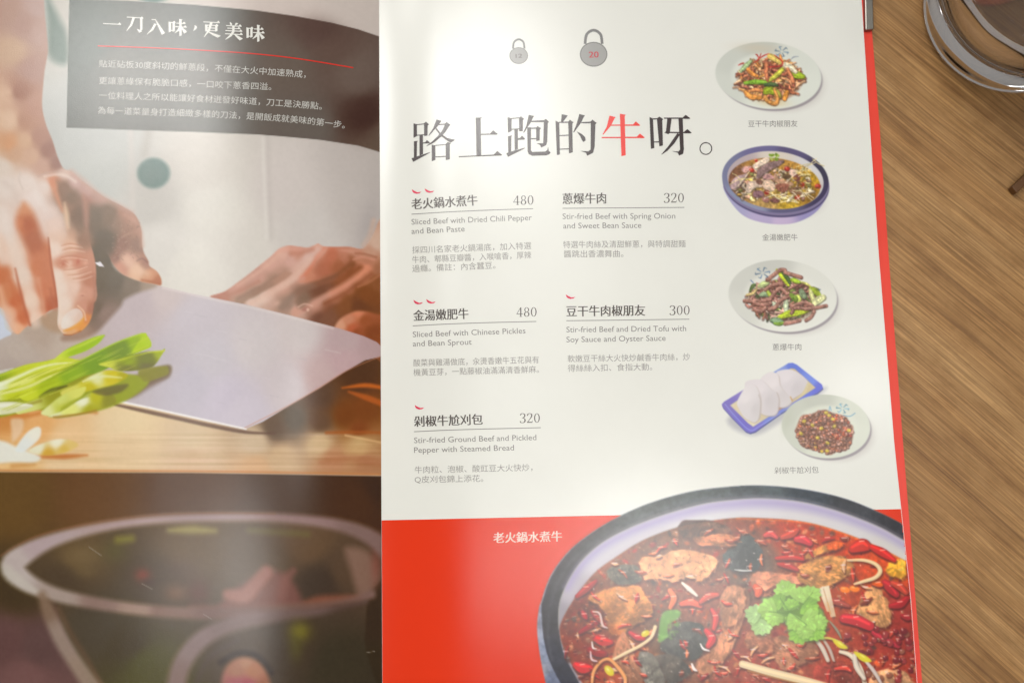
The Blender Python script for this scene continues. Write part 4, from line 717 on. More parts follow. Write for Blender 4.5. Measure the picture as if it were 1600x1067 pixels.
for P, col in [([(500, 400), (560, 320), (700, 270), (810, 265), (760, 320), (640, 380), (560, 440), (500, 480)], (140, 108, 106)), ([(450, 320), (560, 250), (620, 230), (640, 270), (540, 330), (480, 360)], (222, 196, 172)), ([(320, 360), (400, 330), (440, 340), (380, 400), (340, 400)], (206, 150, 140)), ([(200, 520), (260, 450), (330, 430), (390, 420), (330, 520), (270, 580), (200, 590)], (172, 140, 140)), ([(560, 520), (620, 480), (690, 520), (700, 600), (640, 620), (580, 580)], (212, 178, 150)), ([(700, 430), (760, 480), (870, 500), (920, 540), (860, 560), (740, 530), (690, 480)], (190, 140, 106)), ([(720, 540), (860, 540), (830, 620), (740, 610)], (150, 86, 66)), ([(370, 600), (400, 520), (470, 500), (560, 560), (470, 580), (400, 640)], (216, 186, 164)), ([(460, 620), (540, 610), (580, 660), (520, 690), (460, 680)], (132, 90, 98)), ([(560, 450), (640, 420), (690, 470), (600, 480)], (196, 140, 136)), ([(640, 720), (700, 695), (760, 720), (720, 750)], (118, 70, 66)), ([(860, 590), (980, 570), (1000, 640), (900, 650)], (128, 88, 62)), ([(880, 370), (960, 380), (980, 450), (900, 460), (870, 420)], (206, 170, 150)), ([(920, 430), (990, 430), (980, 500), (930, 490)], (124, 62, 56)), ([(800, 420), (880, 430), (880, 470), (810, 470)], (100, 72, 46)), ([(500, 480), (560, 500), (540, 540), (490, 520)], (112, 74, 60)), ([(560, 690), (620, 680), (630, 740), (580, 740)], (150, 96, 86))]:
    Q = [Z2(*p) for p in P]; c.poly([(x + .8, y + 1.4) for x, y in Q], shade(col, .55), 1.3, .7, pid=3); c.poly(Q, col, .9, pid=3)
    q = np.mean(Q, 0); c.blob(q[0] - 2, q[1] - 2, 5, 3, shade(col, 1.16), -30, .7)
    for k in range(4): c.stroke([(q[0] + rs.uniform(-7, 7), q[1] + rs.uniform(-4, 4)) for _ in (0, 1)], .9, shade(col, rs.choice([.72, 1.25])), .8, .6)
for x, y, r in [(440, 375, 5), (845, 360, 5.5), (1020, 540, 4.5), (1200, 560, 6), (612, 630, 5), (965, 690, 5.5), (490, 265, 3), (1110, 560, 2)]:
    q = Z2(x, y); c.blob(q[0], q[1] + .6, r, r * .85, (150, 34, 26), 0, 1, .6, pid=3); c.blob(q[0] - .8, q[1] - .6, r * .7, r * .55, (222, 62, 42), 0, .9); c.blob(q[0] - 1.4, q[1] - 1.4, 1.3, .9, (244, 180, 150), 0, .8)
for k in range(34):
    x, y = rs.choice([(1030, 360), (760, 690), (300, 480), (860, 720), (1080, 650), (1000, 430), (1120, 330)]); x += rs.uniform(-90, 90); y += rs.uniform(-50, 50); a = rs.uniform(-.9, .9); l = rs.uniform(50, 120)
    c.stroke([Z2(x - l * math.cos(a), y - l * math.sin(a)), Z2(x, y + rs.uniform(-20, 20)), Z2(x + l * math.cos(a), y + l * math.sin(a))], 1.3, rs.choice([(228, 210, 160), (216, 196, 130), (234, 222, 190)]), .7, .9, pid=3)
for k in range(16):
    x, y = Z2(rs.uniform(900, 1230), rs.uniform(350, 640)); c.blob(x, y, 3, 2, rs.choice([(214, 170, 40), (206, 150, 20), (90, 86, 40)]), rs.uniform(0, 90), .7)
for k in range(10):
    x, y = Z2(680 + rs.uniform(-60, 60), 225 + rs.uniform(-40, 35)); c.blob(x, y, 4, 2.6, rs.choice([(150, 184, 50), (182, 208, 84), (116, 150, 34)]), rs.uniform(0, 180), .95, .5, pid=3)
for x, y in [(310, 610), (1100, 560), (440, 425)]:
    q = Z2(x, y); c.blob(*q, 5, 4, (92, 92, 46), 20, .9, .4); c.blob(q[0] - 1, q[1] - 1, 2.4, 1.6, (160, 160, 84), 0, .8)
c.soften(.2); c.grainy((3,), 41, .16, .2, .45); c.soften(.3); c.desat((2, 3, 5), .12, .93)
c.build(page_r, {0: ('dish_picture', 'printed soft shadow of a bowl'), 1: ('dish_picture', 'printed blue rimmed bowl'), 2: ('dish_picture', 'printed pale inside of a bowl'), 3: ('dish_picture', 'printed beef slices in golden soup')}, 6e-5)
# beef with spring onion
Z3 = lambda x, y: (1125 + x / 7.903, 395 + y / 7.903)
c = Canvas(1128, 396, 1330, 532, .8); rs = random.Random(21)
plate(c, 1223, 462.5, 86.5, 57, 5, 1, (216, 215, 206))
c.blob(1226, 470, 58, 36, (136, 110, 78), 6, .8, .78, pid=2)
strands(c, rs, 80, 1224, 468, 54, 31, [(112, 130, 52), (80, 100, 54), (150, 160, 60), (170, 186, 120)], (8, 18), (3, 5), 2, 4)
strands(c, rs, 190, 1222, 468, 54, 31, [(166, 112, 98), (148, 94, 82), (182, 128, 112), (130, 80, 70), (160, 98, 76), (196, 146, 130)], (8, 20), (2.2, 4.2), 2, 8)
for P, wd, col in [([(700, 210), (770, 300), (845, 400)], [3, 6, 4], (170, 186, 30)), ([(760, 230), (830, 310), (860, 370)], [3, 6, 4], (66, 92, 40)), ([(480, 410), (540, 385), (590, 370)], [5, 9, 5], (176, 190, 120)), ([(500, 520), (550, 505), (590, 520)], [5, 8, 5], (136, 160, 116)), ([(580, 470), (610, 510), (630, 540)], [4, 6, 4], (170, 190, 60)), ([(880, 330), (930, 345), (980, 360)], [4, 7, 4], (150, 180, 36)), ([(1000, 360), (1060, 380), (1110, 410)], [2, 3, 2], (206, 200, 90)), ([(1120, 440), (1180, 480), (1230, 530)], [6, 9, 5], (146, 166, 30)), ([(1110, 460), (1130, 520), (1160, 600)], [4, 7, 6], (206, 206, 130)), ([(960, 540), (970, 570), (975, 600)], [7, 8, 6], (180, 190, 80)), ([(810, 580), (812, 650), (815, 720)], [6, 8, 6], (174, 186, 150)), ([(1000, 470), (1020, 510), (1040, 540)], [7, 9, 7], (120, 140, 100)), ([(720, 800), (850, 750), (1000, 725), (1110, 700)], [5, 10, 9, 3], (176, 196, 28)), ([(640, 830), (700, 840), (760, 850)], [6, 11, 6], (110, 140, 100)), ([(670, 870), (730, 875), (790, 860)], [3, 5, 3], (112, 150, 40)), ([(1150, 640), (1200, 590), (1270, 550)], [6, 11, 9], (216, 216, 150)), ([(880, 520), (920, 560), (930, 580)], [6, 8, 6], (110, 140, 40)), ([(640, 620), (690, 640), (720, 650)], [5, 8, 5], (180, 190, 160)), ([(370, 470), (400, 410), (430, 390)], [3, 5, 3], (80, 100, 50)), ([(330, 520), (400, 500), (450, 450)], [3, 4, 3], (206, 180, 110))]:
    leaf(c, [Z3(*p) for p in P], wd, col, 2, 1.2)
for P, wd in [([(870, 640), (900, 700), (880, 740)], 4.5), ([(900, 660), (960, 630), (1060, 610), (1140, 650)], 4.5), ([(920, 680), (1000, 680), (1100, 690), (1310, 650)], 4.5), ([(600, 700), (680, 670), (740, 590), (830, 540)], 5), ([(620, 560), (700, 460), (760, 440), (820, 500)], 5), ([(420, 590), (520, 590), (620, 570)], 5), ([(300, 590), (400, 600), (500, 640), (620, 620)], 5), ([(800, 870), (900, 850), (980, 830)], 5), ([(430, 700), (500, 720), (560, 680)], 5), ([(580, 330), (660, 270), (740, 210), (800, 210)], 5), ([(800, 240), (900, 270), (1000, 300)], 5), ([(1060, 830), (1120, 790), (1160, 720)], 4.5), ([(560, 450), (640, 400), (760, 380)], 4.5)]:
    Q = [Z3(*p) for p in P]; c.stroke([(x + .5, y + 1.3) for x, y in Q], wd * 1.2, (84, 48, 40), .9, .8, pid=2); c.stroke(Q, wd, (160, 104, 88), .8, 1, pid=2); c.stroke([(x, y - 1) for x, y in Q], wd * .3, (206, 152, 132), .7, .7)
emblem(c, *Z3(525, 250), 11, -15, (84, 120, 160)); c.stroke([Z3(380, 340), Z3(410, 370)], 1.6, (80, 110, 150), .7, .8); c.stroke([Z3(1210, 460), Z3(1240, 455)], 1.2, (80, 100, 120), .7, .8)
c.soften(.2); c.grainy((2,), 51, .16, .2, .45); c.soften(.3); c.desat((2, 3, 5), .12, .93)
c.build(page_r, {0: ('dish_picture', 'printed soft shadow of a dish'), 1: ('dish_picture', 'printed oval white plate'), 2: ('dish_picture', 'printed beef strips with spring onion')}, 6e-5)
# steamed buns on a blue tray and minced beef
Z4 = lambda x, y: (1115 + x / 6.154, 560 + y / 6.154)
c = Canvas(1120, 560, 1378, 730, .8); rs = random.Random(8)
c.poly([Z4(*p) for p in [(150, 560), (360, 740), (660, 600), (1075, 300), (900, 330)]], (168, 166, 172), 6, .7)
tray = [(78, 440), (100, 415), (280, 305), (560, 140), (720, 45), (760, 42), (800, 60), (1040, 250), (1052, 285), (1000, 330), (860, 400), (640, 530), (400, 700), (350, 715), (310, 700), (180, 570), (90, 470)]
c.poly([(x + .5, y + 2) for x, y in [Z4(*p) for p in tray]], (86, 88, 140), 1, smooth=False, pid=1)
c.poly([Z4(*p) for p in tray], [(1140, 625, (128, 116, 190)), (1165, 665, (116, 108, 196)), (1180, 672, (120, 112, 200)), (1210, 655, (118, 134, 212)), (1240, 572, (96, 116, 208)), (1270, 590, (112, 134, 220)), (1282, 605, (92, 100, 206)), (1220, 580, (132, 150, 212)), (1150, 612, (136, 122, 190))], 1, smooth=False, pid=1)
c.stroke([Z4(*p) for p in [(110, 440), (220, 570), (350, 690), (440, 650), (640, 530)]], 1.6, (156, 164, 228), 1, .6)
c.poly([Z4(*p) for p in [(160, 450), (240, 395), (600, 170), (745, 95), (780, 100), (980, 280), (800, 400), (560, 540), (380, 655), (330, 620)]], [(1150, 640, (216, 200, 160)), (1180, 660, (220, 208, 170)), (1230, 625, (196, 166, 126)), (1262, 605, (200, 180, 130)), (1190, 650, (206, 190, 150)), (1225, 640, (176, 130, 106))], 1.2, smooth=False, pid=2)
for P, col in [([(600, 140), (640, 115), (730, 105), (800, 130), (880, 190), (905, 240), (860, 320), (790, 370), (745, 390), (700, 360), (610, 330), (580, 230)], (208, 200, 204)), ([(450, 210), (500, 150), (560, 130), (620, 160), (640, 260), (700, 340), (750, 400), (720, 450), (660, 470), (610, 450), (480, 330)], (212, 204, 206)), ([(300, 260), (330, 215), (420, 200), (480, 220), (560, 300), (610, 330), (630, 420), (610, 520), (560, 550), (460, 530), (330, 420)], (210, 202, 205)), ([(225, 420), (280, 310), (330, 250), (400, 260), (440, 340), (450, 430), (440, 560), (400, 612), (350, 600), (290, 560), (240, 480)], (213, 206, 208))]:
    Q = [Z4(*p) for p in P]; q = np.mean(Q, 0); c.poly([(x + 1.2, y + 1.5) for x, y in Q], (178, 160, 150), 2, .8, pid=3); c.poly(Q, [(q[0] - 6, q[1] - 8, shade(col, 1.05)), (q[0] + 8, q[1] + 6, shade(col, .95)), (q[0], q[1], col), (q[0] - 6, q[1] + 8, shade(col, 1.0))], 1.2, pid=3)
c.stroke([Z4(435, 350), Z4(455, 430), Z4(440, 570)], 1.6, (184, 170, 166), 1.3, .8); c.stroke([Z4(610, 330), Z4(630, 400), Z4(620, 480)], 1.6, (184, 170, 166), 1.3, .8); c.stroke([Z4(910, 240), Z4(860, 340), Z4(760, 410)], [4, 4, 1], (206, 190, 140), 1, .9); c.stroke([Z4(740, 370), Z4(755, 405)], 2, (196, 140, 70), 1, .8)
plate(c, 1290.5, 666, 70.5, 50.5, 4, 4, (206, 208, 194)); c.blob(1230, 655, 8, 26, (186, 190, 170), 15, .4)
MP = [Z4(*p) for p in [(800, 650), (850, 550), (930, 540), (1010, 505), (1080, 495), (1130, 520), (1270, 560), (1300, 620), (1340, 660), (1330, 790), (1280, 880), (1200, 890), (1120, 925), (1060, 900), (920, 870), (840, 830), (790, 710)]]
c.poly(MP, (134, 80, 56), 2, pid=5)
def inside(P, x, y):
    r = False
    for i in range(len(P)):
        (ax, ay), (bx, by) = P[i], P[i - 1]
        if (ay > y) != (by > y) and x < (bx - ax) * (y - ay) / (by - ay) + ax: r = not r
    return r
for k in range(620):
    x, y = rs.uniform(1242, 1336), rs.uniform(640, 712)
    if not inside(MP, x, y): continue
    red = x > 1300 and y < 685
    col = rs.choice([(166, 112, 92), (150, 96, 76), (186, 132, 110), (130, 82, 66), (190, 104, 70)] + ([(190, 60, 40), (206, 84, 50)] if red else []) + ([(206, 166, 40), (212, 150, 60)] if k % 9 == 0 else []))
    r = rs.uniform(2.2, 4.4); c.blob(x + .4, y + .9, r, r * .85, shade(col, .5), 0, .9, .3, pid=5); c.blob(x, y, r * .85, r * .7, shade(col, rs.uniform(.9, 1.15)), rs.uniform(0, 180), .95, .4, pid=5); c.blob(x - .5, y - .6, r * .4, r * .3, shade(col, 1.35), 0, .6)
for x, y in [(1080, 520), (1145, 580), (950, 640), (1000, 760), (1160, 650), (1095, 810), (840, 720), (1090, 885), (1035, 670), (870, 600), (1300, 690), (1110, 545)]:
    q = Z4(x, y); c.blob(q[0] + .3, q[1] + .8, 4.6, 3.4, (130, 96, 30), 0, .9, .4, pid=5); c.blob(*q, 4, 2.9, (212, 180, 40), rs.uniform(-40, 40), 1, .55, pid=5); c.blob(q[0] - .7, q[1] - .8, 1.8, 1, (240, 220, 120), 0, .7)
emblem(c, *Z4(1240, 480), 9.5, 5, (110, 176, 206)); c.stroke([Z4(1110, 505), Z4(1118, 460), Z4(1130, 500)], 1.1, (90, 150, 190), .7, .8); c.stroke([Z4(1250, 545), Z4(1310, 555), Z4(1360, 525)], 1.2, (80, 140, 180), .7, .8)
c.soften(.2); c.grainy((5,), 61, .16, .2, .45); c.soften(.3); c.desat((2, 3, 5), .12, .93)
c.build(page_r, {0: ('dish_picture', 'printed soft shadow of a tray'), 1: ('dish_picture', 'printed blue tray'), 2: ('dish_picture', 'printed tray inside'), 3: ('dish_picture', 'printed steamed buns'), 4: ('dish_picture', 'printed round white plate'), 5: ('dish_picture', 'printed minced beef')}, 6e-5)

# ------------------------------------------------------------------ the big bowl of boiled beef
Z5 = lambda x, y: (830 + x / 3.365, 750 + y / 3.365); Z6 = lambda x, y: (1130 + x / 3.365, 750 + y / 3.365); Z7 = lambda x, y: (820 + x / 2.5806, 740 + y / 2.5806)
c = Canvas(834, 750, 1450, 1115, 1.25); rs = random.Random(77)
c.C[c.Y > top(c.X)] = (224, 50, 4)
OUT = [(842, 950), (845, 940), (860, 899), (889, 860), (928, 829), (973, 803.5), (1023, 783), (1083, 767), (1140, 760), (1189, 758), (1249, 763), (1308, 775), (1356, 792), (1408, 817), (1460, 850), (1470, 1130), (880, 1130), (860, 1090), (851, 1060), (843, 1020), (839, 980)]
c.poly(OUT, [(840, 980, (146, 150, 168)), (846, 1020, (130, 138, 160)), (858, 1060, (104, 112, 136)), (846, 1050, (150, 152, 166))], .9, pid=1)
RO = [(846, 948), (848, 938), (862, 899.5), (890, 861), (929, 829.5), (973, 804), (1023, 783.5), (1083, 767.5), (1140, 760.5), (1189, 758.5), (1249, 763.5), (1308, 775.5), (1356, 792.5), (1408, 817.5), (1460, 850), (1470, 1130), (915, 1130), (884, 1080), (866, 1048), (854, 1018), (848, 985)]
c.poly(RO, [(860, 960, (42, 38, 44)), (880, 890, (46, 42, 46)), (930, 845, (54, 54, 54)), (1000, 805, (64, 70, 68)), (1100, 778, (70, 78, 78)), (1200, 770, (66, 76, 80)), (1260, 775, (48, 58, 68)), (1330, 795, (54, 56, 62)), (1400, 830, (46, 44, 50)), (870, 1030, (44, 44, 56)), (890, 1070, (40, 40, 52))], .9, pid=1)
RI = [(873, 982), (874, 943), (886.5, 910), (907, 878), (940, 848), (984.5, 824), (1038, 803.5), (1097.5, 787), (1140, 781), (1189, 778), (1249, 783), (1308, 797.5), (1368, 820), (1409, 842), (1460, 872), (1470, 1130), (940, 1130), (906, 1067), (882, 1023)]
c.stroke([(862, 1030), (856, 985), (862, 935), (876, 900), (905, 864), (945, 836), (990, 812), (1045, 792), (1110, 776), (1180, 769)], 3, (84, 86, 92), 4, .5)
c.C[c.P == 1] *= (1 + c.noise(5, 15) * .22 + c.noise(14, 16, (3, 1)) * .2)[c.P == 1][:, None]
c.poly(RI, [(876, 960, (150, 142, 150)), (890, 920, (176, 166, 176)), (940, 870, (196, 190, 198)), (1140, 800, (208, 204, 208)), (1300, 812, (210, 205, 206)), (1420, 880, (208, 202, 196))], 1, pid=2)
c.stroke([(x, y + 7) for x, y in RI[2:15]], [8, 10, 11, 12, 13, 14, 15, 15, 14, 12, 11, 11, 12], (160, 146, 192), 9, .75)
c.stroke([p for p in RI[:15]], 1.5, (150, 146, 136), .9, .8); c.stroke([(882, 1023), (906, 1067), (925, 1100)], 1.5, (130, 124, 126), .9, .8)
c.stroke([(x, y - 4) for x, y in RI[3:14]], 1.2, (112, 112, 96), 1, .5)
SOUP = [(875, 990), (877.5, 970), (898, 934), (928, 896), (964, 869), (1008, 842), (1068, 821), (1140, 809.5), (1189, 809), (1249, 814), (1308, 829), (1368, 852.5), (1411, 875), (1460, 905), (1470, 1130), (945, 1130), (910, 1067), (884, 1020)]
c.poly(SOUP, [(900, 950, (96, 34, 24)), (960, 900, (104, 56, 42)), (1040, 860, (92, 56, 42)), (1140, 830, (112, 50, 34)), (1250, 830, (156, 44, 22)), (1330, 850, (180, 50, 20)), (1390, 880, (190, 60, 18)), (1400, 960, (130, 34, 32)), (1300, 920, (150, 52, 26)), (1100, 940, (112, 54, 42)), (900, 1030, (104, 32, 18)), (980, 1050, (144, 50, 20)), (1050, 1000, (84, 60, 50)), (1200, 1040, (134, 52, 42)), (1170, 880, (76, 60, 54))], 1.6, smooth=True, pid=3)
c.stroke([(1150, 810), (1249, 815), (1308, 830), (1368, 853.5), (1420, 880)], [1, 2, 2.6, 3, 3], (206, 96, 30), 1.5, .8); c.stroke([(900, 934), (930, 897), (966, 871), (1010, 845)], 4, (130, 66, 50), 3, .6)
SI = SOUP[:13] + [(1440, 1110), (945, 1112), (910, 1067), (884, 1020)]
# loose chillies, beans and oil between the larger pieces
for k in range(900):
    x, y = rs.uniform(876, 1440), rs.uniform(812, 1110)
    if not inside(SI, x, y - 4): continue
    col = rs.choice([(140, 32, 28), (110, 26, 26), (168, 42, 30), (80, 38, 32), (96, 60, 48), (172, 86, 54), (60, 44, 42), (196, 78, 36), (186, 120, 88)]); a = rs.uniform(0, 180); r = rs.uniform(3, 9)
    c.blob(x, y, r, r * rs.uniform(.35, .8), shade(col, rs.uniform(.7, 1.15)), a, .8, .35)
    if k % 2: c.stroke([(x - r * .4, y - r * .25), (x + r * .3, y - r * .35)], rs.uniform(.6, 1.5), shade(rs.choice([(206, 150, 140), (190, 96, 80), (214, 200, 196)]), 1), .8, rs.uniform(.3, .75))
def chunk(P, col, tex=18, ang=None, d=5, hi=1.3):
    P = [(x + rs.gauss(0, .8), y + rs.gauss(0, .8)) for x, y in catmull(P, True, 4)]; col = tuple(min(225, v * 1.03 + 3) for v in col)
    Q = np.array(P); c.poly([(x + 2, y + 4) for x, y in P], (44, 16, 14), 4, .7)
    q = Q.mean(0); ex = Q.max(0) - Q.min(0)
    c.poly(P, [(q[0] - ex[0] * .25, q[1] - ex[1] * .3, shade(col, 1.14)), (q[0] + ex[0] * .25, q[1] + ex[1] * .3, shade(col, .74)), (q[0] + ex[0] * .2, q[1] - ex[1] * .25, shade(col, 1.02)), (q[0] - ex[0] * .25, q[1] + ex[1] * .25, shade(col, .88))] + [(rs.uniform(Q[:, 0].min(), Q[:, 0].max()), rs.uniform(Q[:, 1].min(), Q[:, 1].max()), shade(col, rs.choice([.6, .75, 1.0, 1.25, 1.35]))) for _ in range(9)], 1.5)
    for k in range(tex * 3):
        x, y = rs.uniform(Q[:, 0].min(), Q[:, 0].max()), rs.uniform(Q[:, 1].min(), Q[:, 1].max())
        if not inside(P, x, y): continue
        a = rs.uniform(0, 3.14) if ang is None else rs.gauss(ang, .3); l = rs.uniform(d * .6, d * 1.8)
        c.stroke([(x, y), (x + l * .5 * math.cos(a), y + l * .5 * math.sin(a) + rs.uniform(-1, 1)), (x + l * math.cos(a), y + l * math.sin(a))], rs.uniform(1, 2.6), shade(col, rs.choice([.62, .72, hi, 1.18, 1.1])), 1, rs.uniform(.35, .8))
z5 = lambda *p: [Z5(*q) for q in p]; z6 = lambda *p: [Z6(*q) for q in p]; z7 = lambda *p: [Z7(*q) for q in p]
# dark kelp and fungus
for P, col in [(z7((830, 290), (900, 240), (950, 290), (960, 360), (900, 400), (840, 390), (800, 340)), (40, 44, 42)), (z5((400, 470), (520, 440), (580, 480), (560, 540), (440, 540)), (74, 66, 54)), (z5((760, 760), (880, 750), (930, 850), (860, 940), (720, 920), (680, 860)), (52, 50, 44)), (z5((640, 930), (760, 920), (840, 1000), (760, 1067), (660, 1067)), (72, 62, 52)), (z5((560, 920), (620, 900), (680, 980), (700, 1067), (600, 1067)), (96, 88, 76)), (z5((250, 700), (330, 620), (380, 690), (300, 760)), (84, 30, 20)), (z7((640, 190), (760, 190), (830, 230), (700, 260), (620, 240)), (70, 44, 36))]:
    chunk(P, col, 22, None, 6, 1.5)
chunk(z5((300, 615), (360, 585), (420, 565), (560, 558), (590, 585), (640, 680), (600, 730), (530, 770), (480, 805), (425, 815), (400, 760), (385, 690), (345, 650)), (166, 104, 56), 46, -.1, 5)
c.blob(*Z5(440, 790), 16, 10, (160, 66, 16), 40, .7); c.blob(*Z5(480, 590), 30, 7, (196, 136, 84), -8, .6)
chunk(z5((580, 410), (640, 395), (700, 392), (760, 365), (860, 370), (975, 410), (960, 470), (890, 530), (830, 505), (790, 520), (740, 535), (680, 520), (600, 520), (570, 460)), (176, 122, 94), 60, None, 5)
chunk(z5((440, 880), (480, 798), (520, 850), (545, 930), (590, 1067), (520, 1067), (470, 980), (430, 940)), (146, 92, 72), 40, 1.2, 6)
chunk(z7((830, 460), (870, 450), (905, 480), (900, 540), (860, 640), (820, 730), (740, 810), (690, 790), (700, 750), (770, 690), (800, 560)), (162, 104, 82), 60, 1.9, 7)
chunk(z6((20, 560), (90, 560), (120, 620), (100, 700), (60, 760), (0, 760), (-20, 650)), (150, 100, 80), 24, 1.9, 6)
chunk(z6((150, 500), (220, 485), (330, 500), (400, 560), (300, 600), (280, 560), (240, 600), (170, 600)), (152, 92, 74), 30, .2, 6)
chunk(z7((930, 400), (1000, 398), (1090, 410), (1120, 440), (1020, 450), (960, 470)), (176, 110, 92), 26, .1, 6)
chunk(z6((270, 820), (380, 830), (470, 850), (500, 910), (430, 960), (330, 1000), (280, 960), (250, 890)), (150, 96, 78), 50, .5, 5)
chunk(z6((130, 800), (240, 810), (260, 900), (180, 900), (120, 860)), (134, 80, 64), 26, None, 5)
chunk(z6((385, 470), (420, 435), (520, 400), (640, 405), (685, 450), (650, 500), (560, 552), (450, 560), (395, 520)), (178, 122, 70), 70, .1, 6, 1.35)
chunk(z6((410, 410), (480, 365), (550, 330), (620, 330), (600, 360), (520, 385), (440, 420)), (190, 124, 62), 18, -.5, 5)
chunk(z6((550, 330), (620, 325), (625, 350), (560, 365)), (206, 76, 22), 8)
chunk(z6((700, 690), (735, 610), (785, 556), (845, 600), (880, 690), (880, 750), (830, 775), (770, 740)), (176, 126, 88), 46, 1.2, 5, 1.3)
chunk(z6((780, 1020), (860, 990), (960, 1010), (980, 1090), (780, 1100)), (178, 132, 104), 26, .3, 5)
chunk(z6((480, 980), (600, 950), (680, 990), (640, 1060), (500, 1067)), (124, 40, 34), 26, .2, 5)
chunk(z5((860, 300), (1043, 290), (1060, 340), (900, 345)), (160, 96, 70), 20, 0, 6)
chunk(z6((855, 470), (885, 425), (945, 420), (960, 500), (890, 510)), (206, 146, 34), 10, None, 5)
chunk(z6((640, 1010), (700, 1000), (740, 1067), (660, 1080)), (110, 44, 40), 12)
c.grainy((3,), 71, .14, .12, .6); c.soften(.2)
# red chillies
def pepper(P, wd, col=(150, 26, 30)):
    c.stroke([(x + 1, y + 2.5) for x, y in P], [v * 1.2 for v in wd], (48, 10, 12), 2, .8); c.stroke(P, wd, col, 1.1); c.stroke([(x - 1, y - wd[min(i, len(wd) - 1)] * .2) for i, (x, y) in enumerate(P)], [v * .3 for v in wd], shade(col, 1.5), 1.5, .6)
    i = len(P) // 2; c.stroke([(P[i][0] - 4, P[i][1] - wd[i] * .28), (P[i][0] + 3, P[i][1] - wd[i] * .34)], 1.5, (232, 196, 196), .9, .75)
for k in range(150):
    x, y = rs.uniform(880, 1430), rs.uniform(825, 1100)
    if not inside(SI, x, y - 8): continue
    a = rs.uniform(0, 3.14); l_ = rs.uniform(4, 11); b_ = rs.uniform(-.7, .7)
    P = [(x - l_ * math.cos(a), y - l_ * math.sin(a)), (x, y), (x + l_ * math.cos(a + b_), y + l_ * math.sin(a + b_))]
    pepper(P, [2, rs.uniform(3, 6), 1.6], rs.choice([(150, 30, 28), (120, 22, 26), (176, 50, 36), (140, 60, 40), (190, 96, 60), (100, 40, 34), (206, 150, 110)]))
    if k % 3 == 0: q = rs.uniform(0, 6.28); c.stroke([(x + 6 * math.cos(q + t), y + 5 * math.sin(q + t)) for t in (0, .7, 1.4, 2.1)], 1, (226, 186, 176), .9, .55)
for P, wd, col in [(z5((240, 610), (290, 570), (340, 530)), [6, 10, 5], (136, 26, 30)), (z5((255, 800), (310, 765), (360, 745)), [5, 9, 4], (120, 18, 26)), (z5((340, 830), (380, 845), (420, 850)), [10, 15, 7], (168, 20, 22)), (z5((310, 890), (350, 905), (385, 910)), [10, 13, 9], (120, 16, 20)), (z5((235, 970), (270, 985), (310, 985)), [10, 17, 9], (176, 16, 24)), (z5((270, 690), (280, 710), (290, 725)), [5, 9, 4], (140, 16, 30)), (z5((320, 690), (345, 715), (390, 760)), [5, 9, 4], (130, 24, 26)), (z5((520, 800), (560, 825), (590, 830)), [6, 9, 6], (160, 26, 40)), (z5((730, 580), (750, 620), (730, 670)), [8, 10, 6], (196, 96, 70)), (z5((920, 790), (950, 830), (930, 870)), [8, 13, 8], (176, 32, 44)), (z5((950, 680), (970, 720), (960, 780)), [6, 10, 6], (170, 40, 44)), (z5((790, 650), (840, 640), (890, 660)), [7, 11, 7], (190, 70, 56)), (z5((890, 640), (930, 610), (980, 600)), [6, 10, 6], (170, 60, 54)),
                   (z6((220, 290), (250, 280), (280, 300)), [6, 10, 6], (176, 50, 56)), (z6((310, 300), (360, 280), (390, 260)), [7, 12, 6], (166, 50, 40)), (z6((385, 310), (420, 310), (455, 330)), [9, 13, 9], (176, 40, 56)), (z6((280, 410), (360, 405), (420, 415)), [5, 8, 5], (160, 34, 34)), (z6((290, 440), (340, 450), (390, 470)), [5, 9, 5], (150, 34, 36)), (z6((680, 360), (730, 340), (760, 350)), [12, 20, 10], (176, 34, 26)), (z6((780, 350), (840, 380), (900, 420)), [8, 13, 6], (176, 24, 24)), (z6((635, 725), (700, 735), (770, 765)), [14, 17, 14], (170, 30, 44)), (z6((850, 540), (890, 570), (910, 600)), [12, 17, 9], (150, 24, 34)), (z6((890, 540), (930, 560), (960, 590)), [7, 11, 7], (160, 50, 40)), (z6((880, 660), (930, 650), (965, 620)), [7, 12, 8], (140, 20, 30)), (z6((790, 800), (850, 840), (920, 870)), [7, 10, 7], (150, 30, 50)), (z6((940, 710), (965, 720), (980, 725)), [6, 9, 5], (130, 24, 34)), (z6((530, 620), (600, 640), (660, 660)), [6, 9, 5], (130, 50, 44)), (z6((590, 990), (640, 985), (670, 1000)), [4, 7, 4], (186, 50, 44)), (z6((170, 560), (185, 580), (180, 600)), [10, 13, 9], (186, 66, 40)), (z6((790, 540), (815, 545), (830, 550)), [7, 9, 6], (200, 70, 16))]:
    pepper(P, wd, col)
for x, y in [(640, 575), (690, 570)]: c.blob(*Z6(x, y), 10, 6, (226, 110, 22), 10, 1, .6); c.blob(Z6(x, y)[0] - 2, Z6(x, y)[1] - 2, 4, 1.5, (244, 190, 120), 10, .7)
for k in range(46):
    x, y = Z6(rs.uniform(640, 1000), rs.uniform(770, 1060)); r = rs.uniform(4, 8)
    c.blob(x + .6, y + 1.5, r * 1.1, r, (44, 12, 18), 0, .8, .4); c.blob(x, y, r, r * .8, rs.choice([(112, 24, 34), (130, 40, 48), (92, 20, 32), (120, 70, 60)]), rs.uniform(0, 180), .95, .5); c.blob(x - r * .3, y - r * .35, r * .3, r * .18, (226, 190, 196), rs.uniform(0, 90), .8)
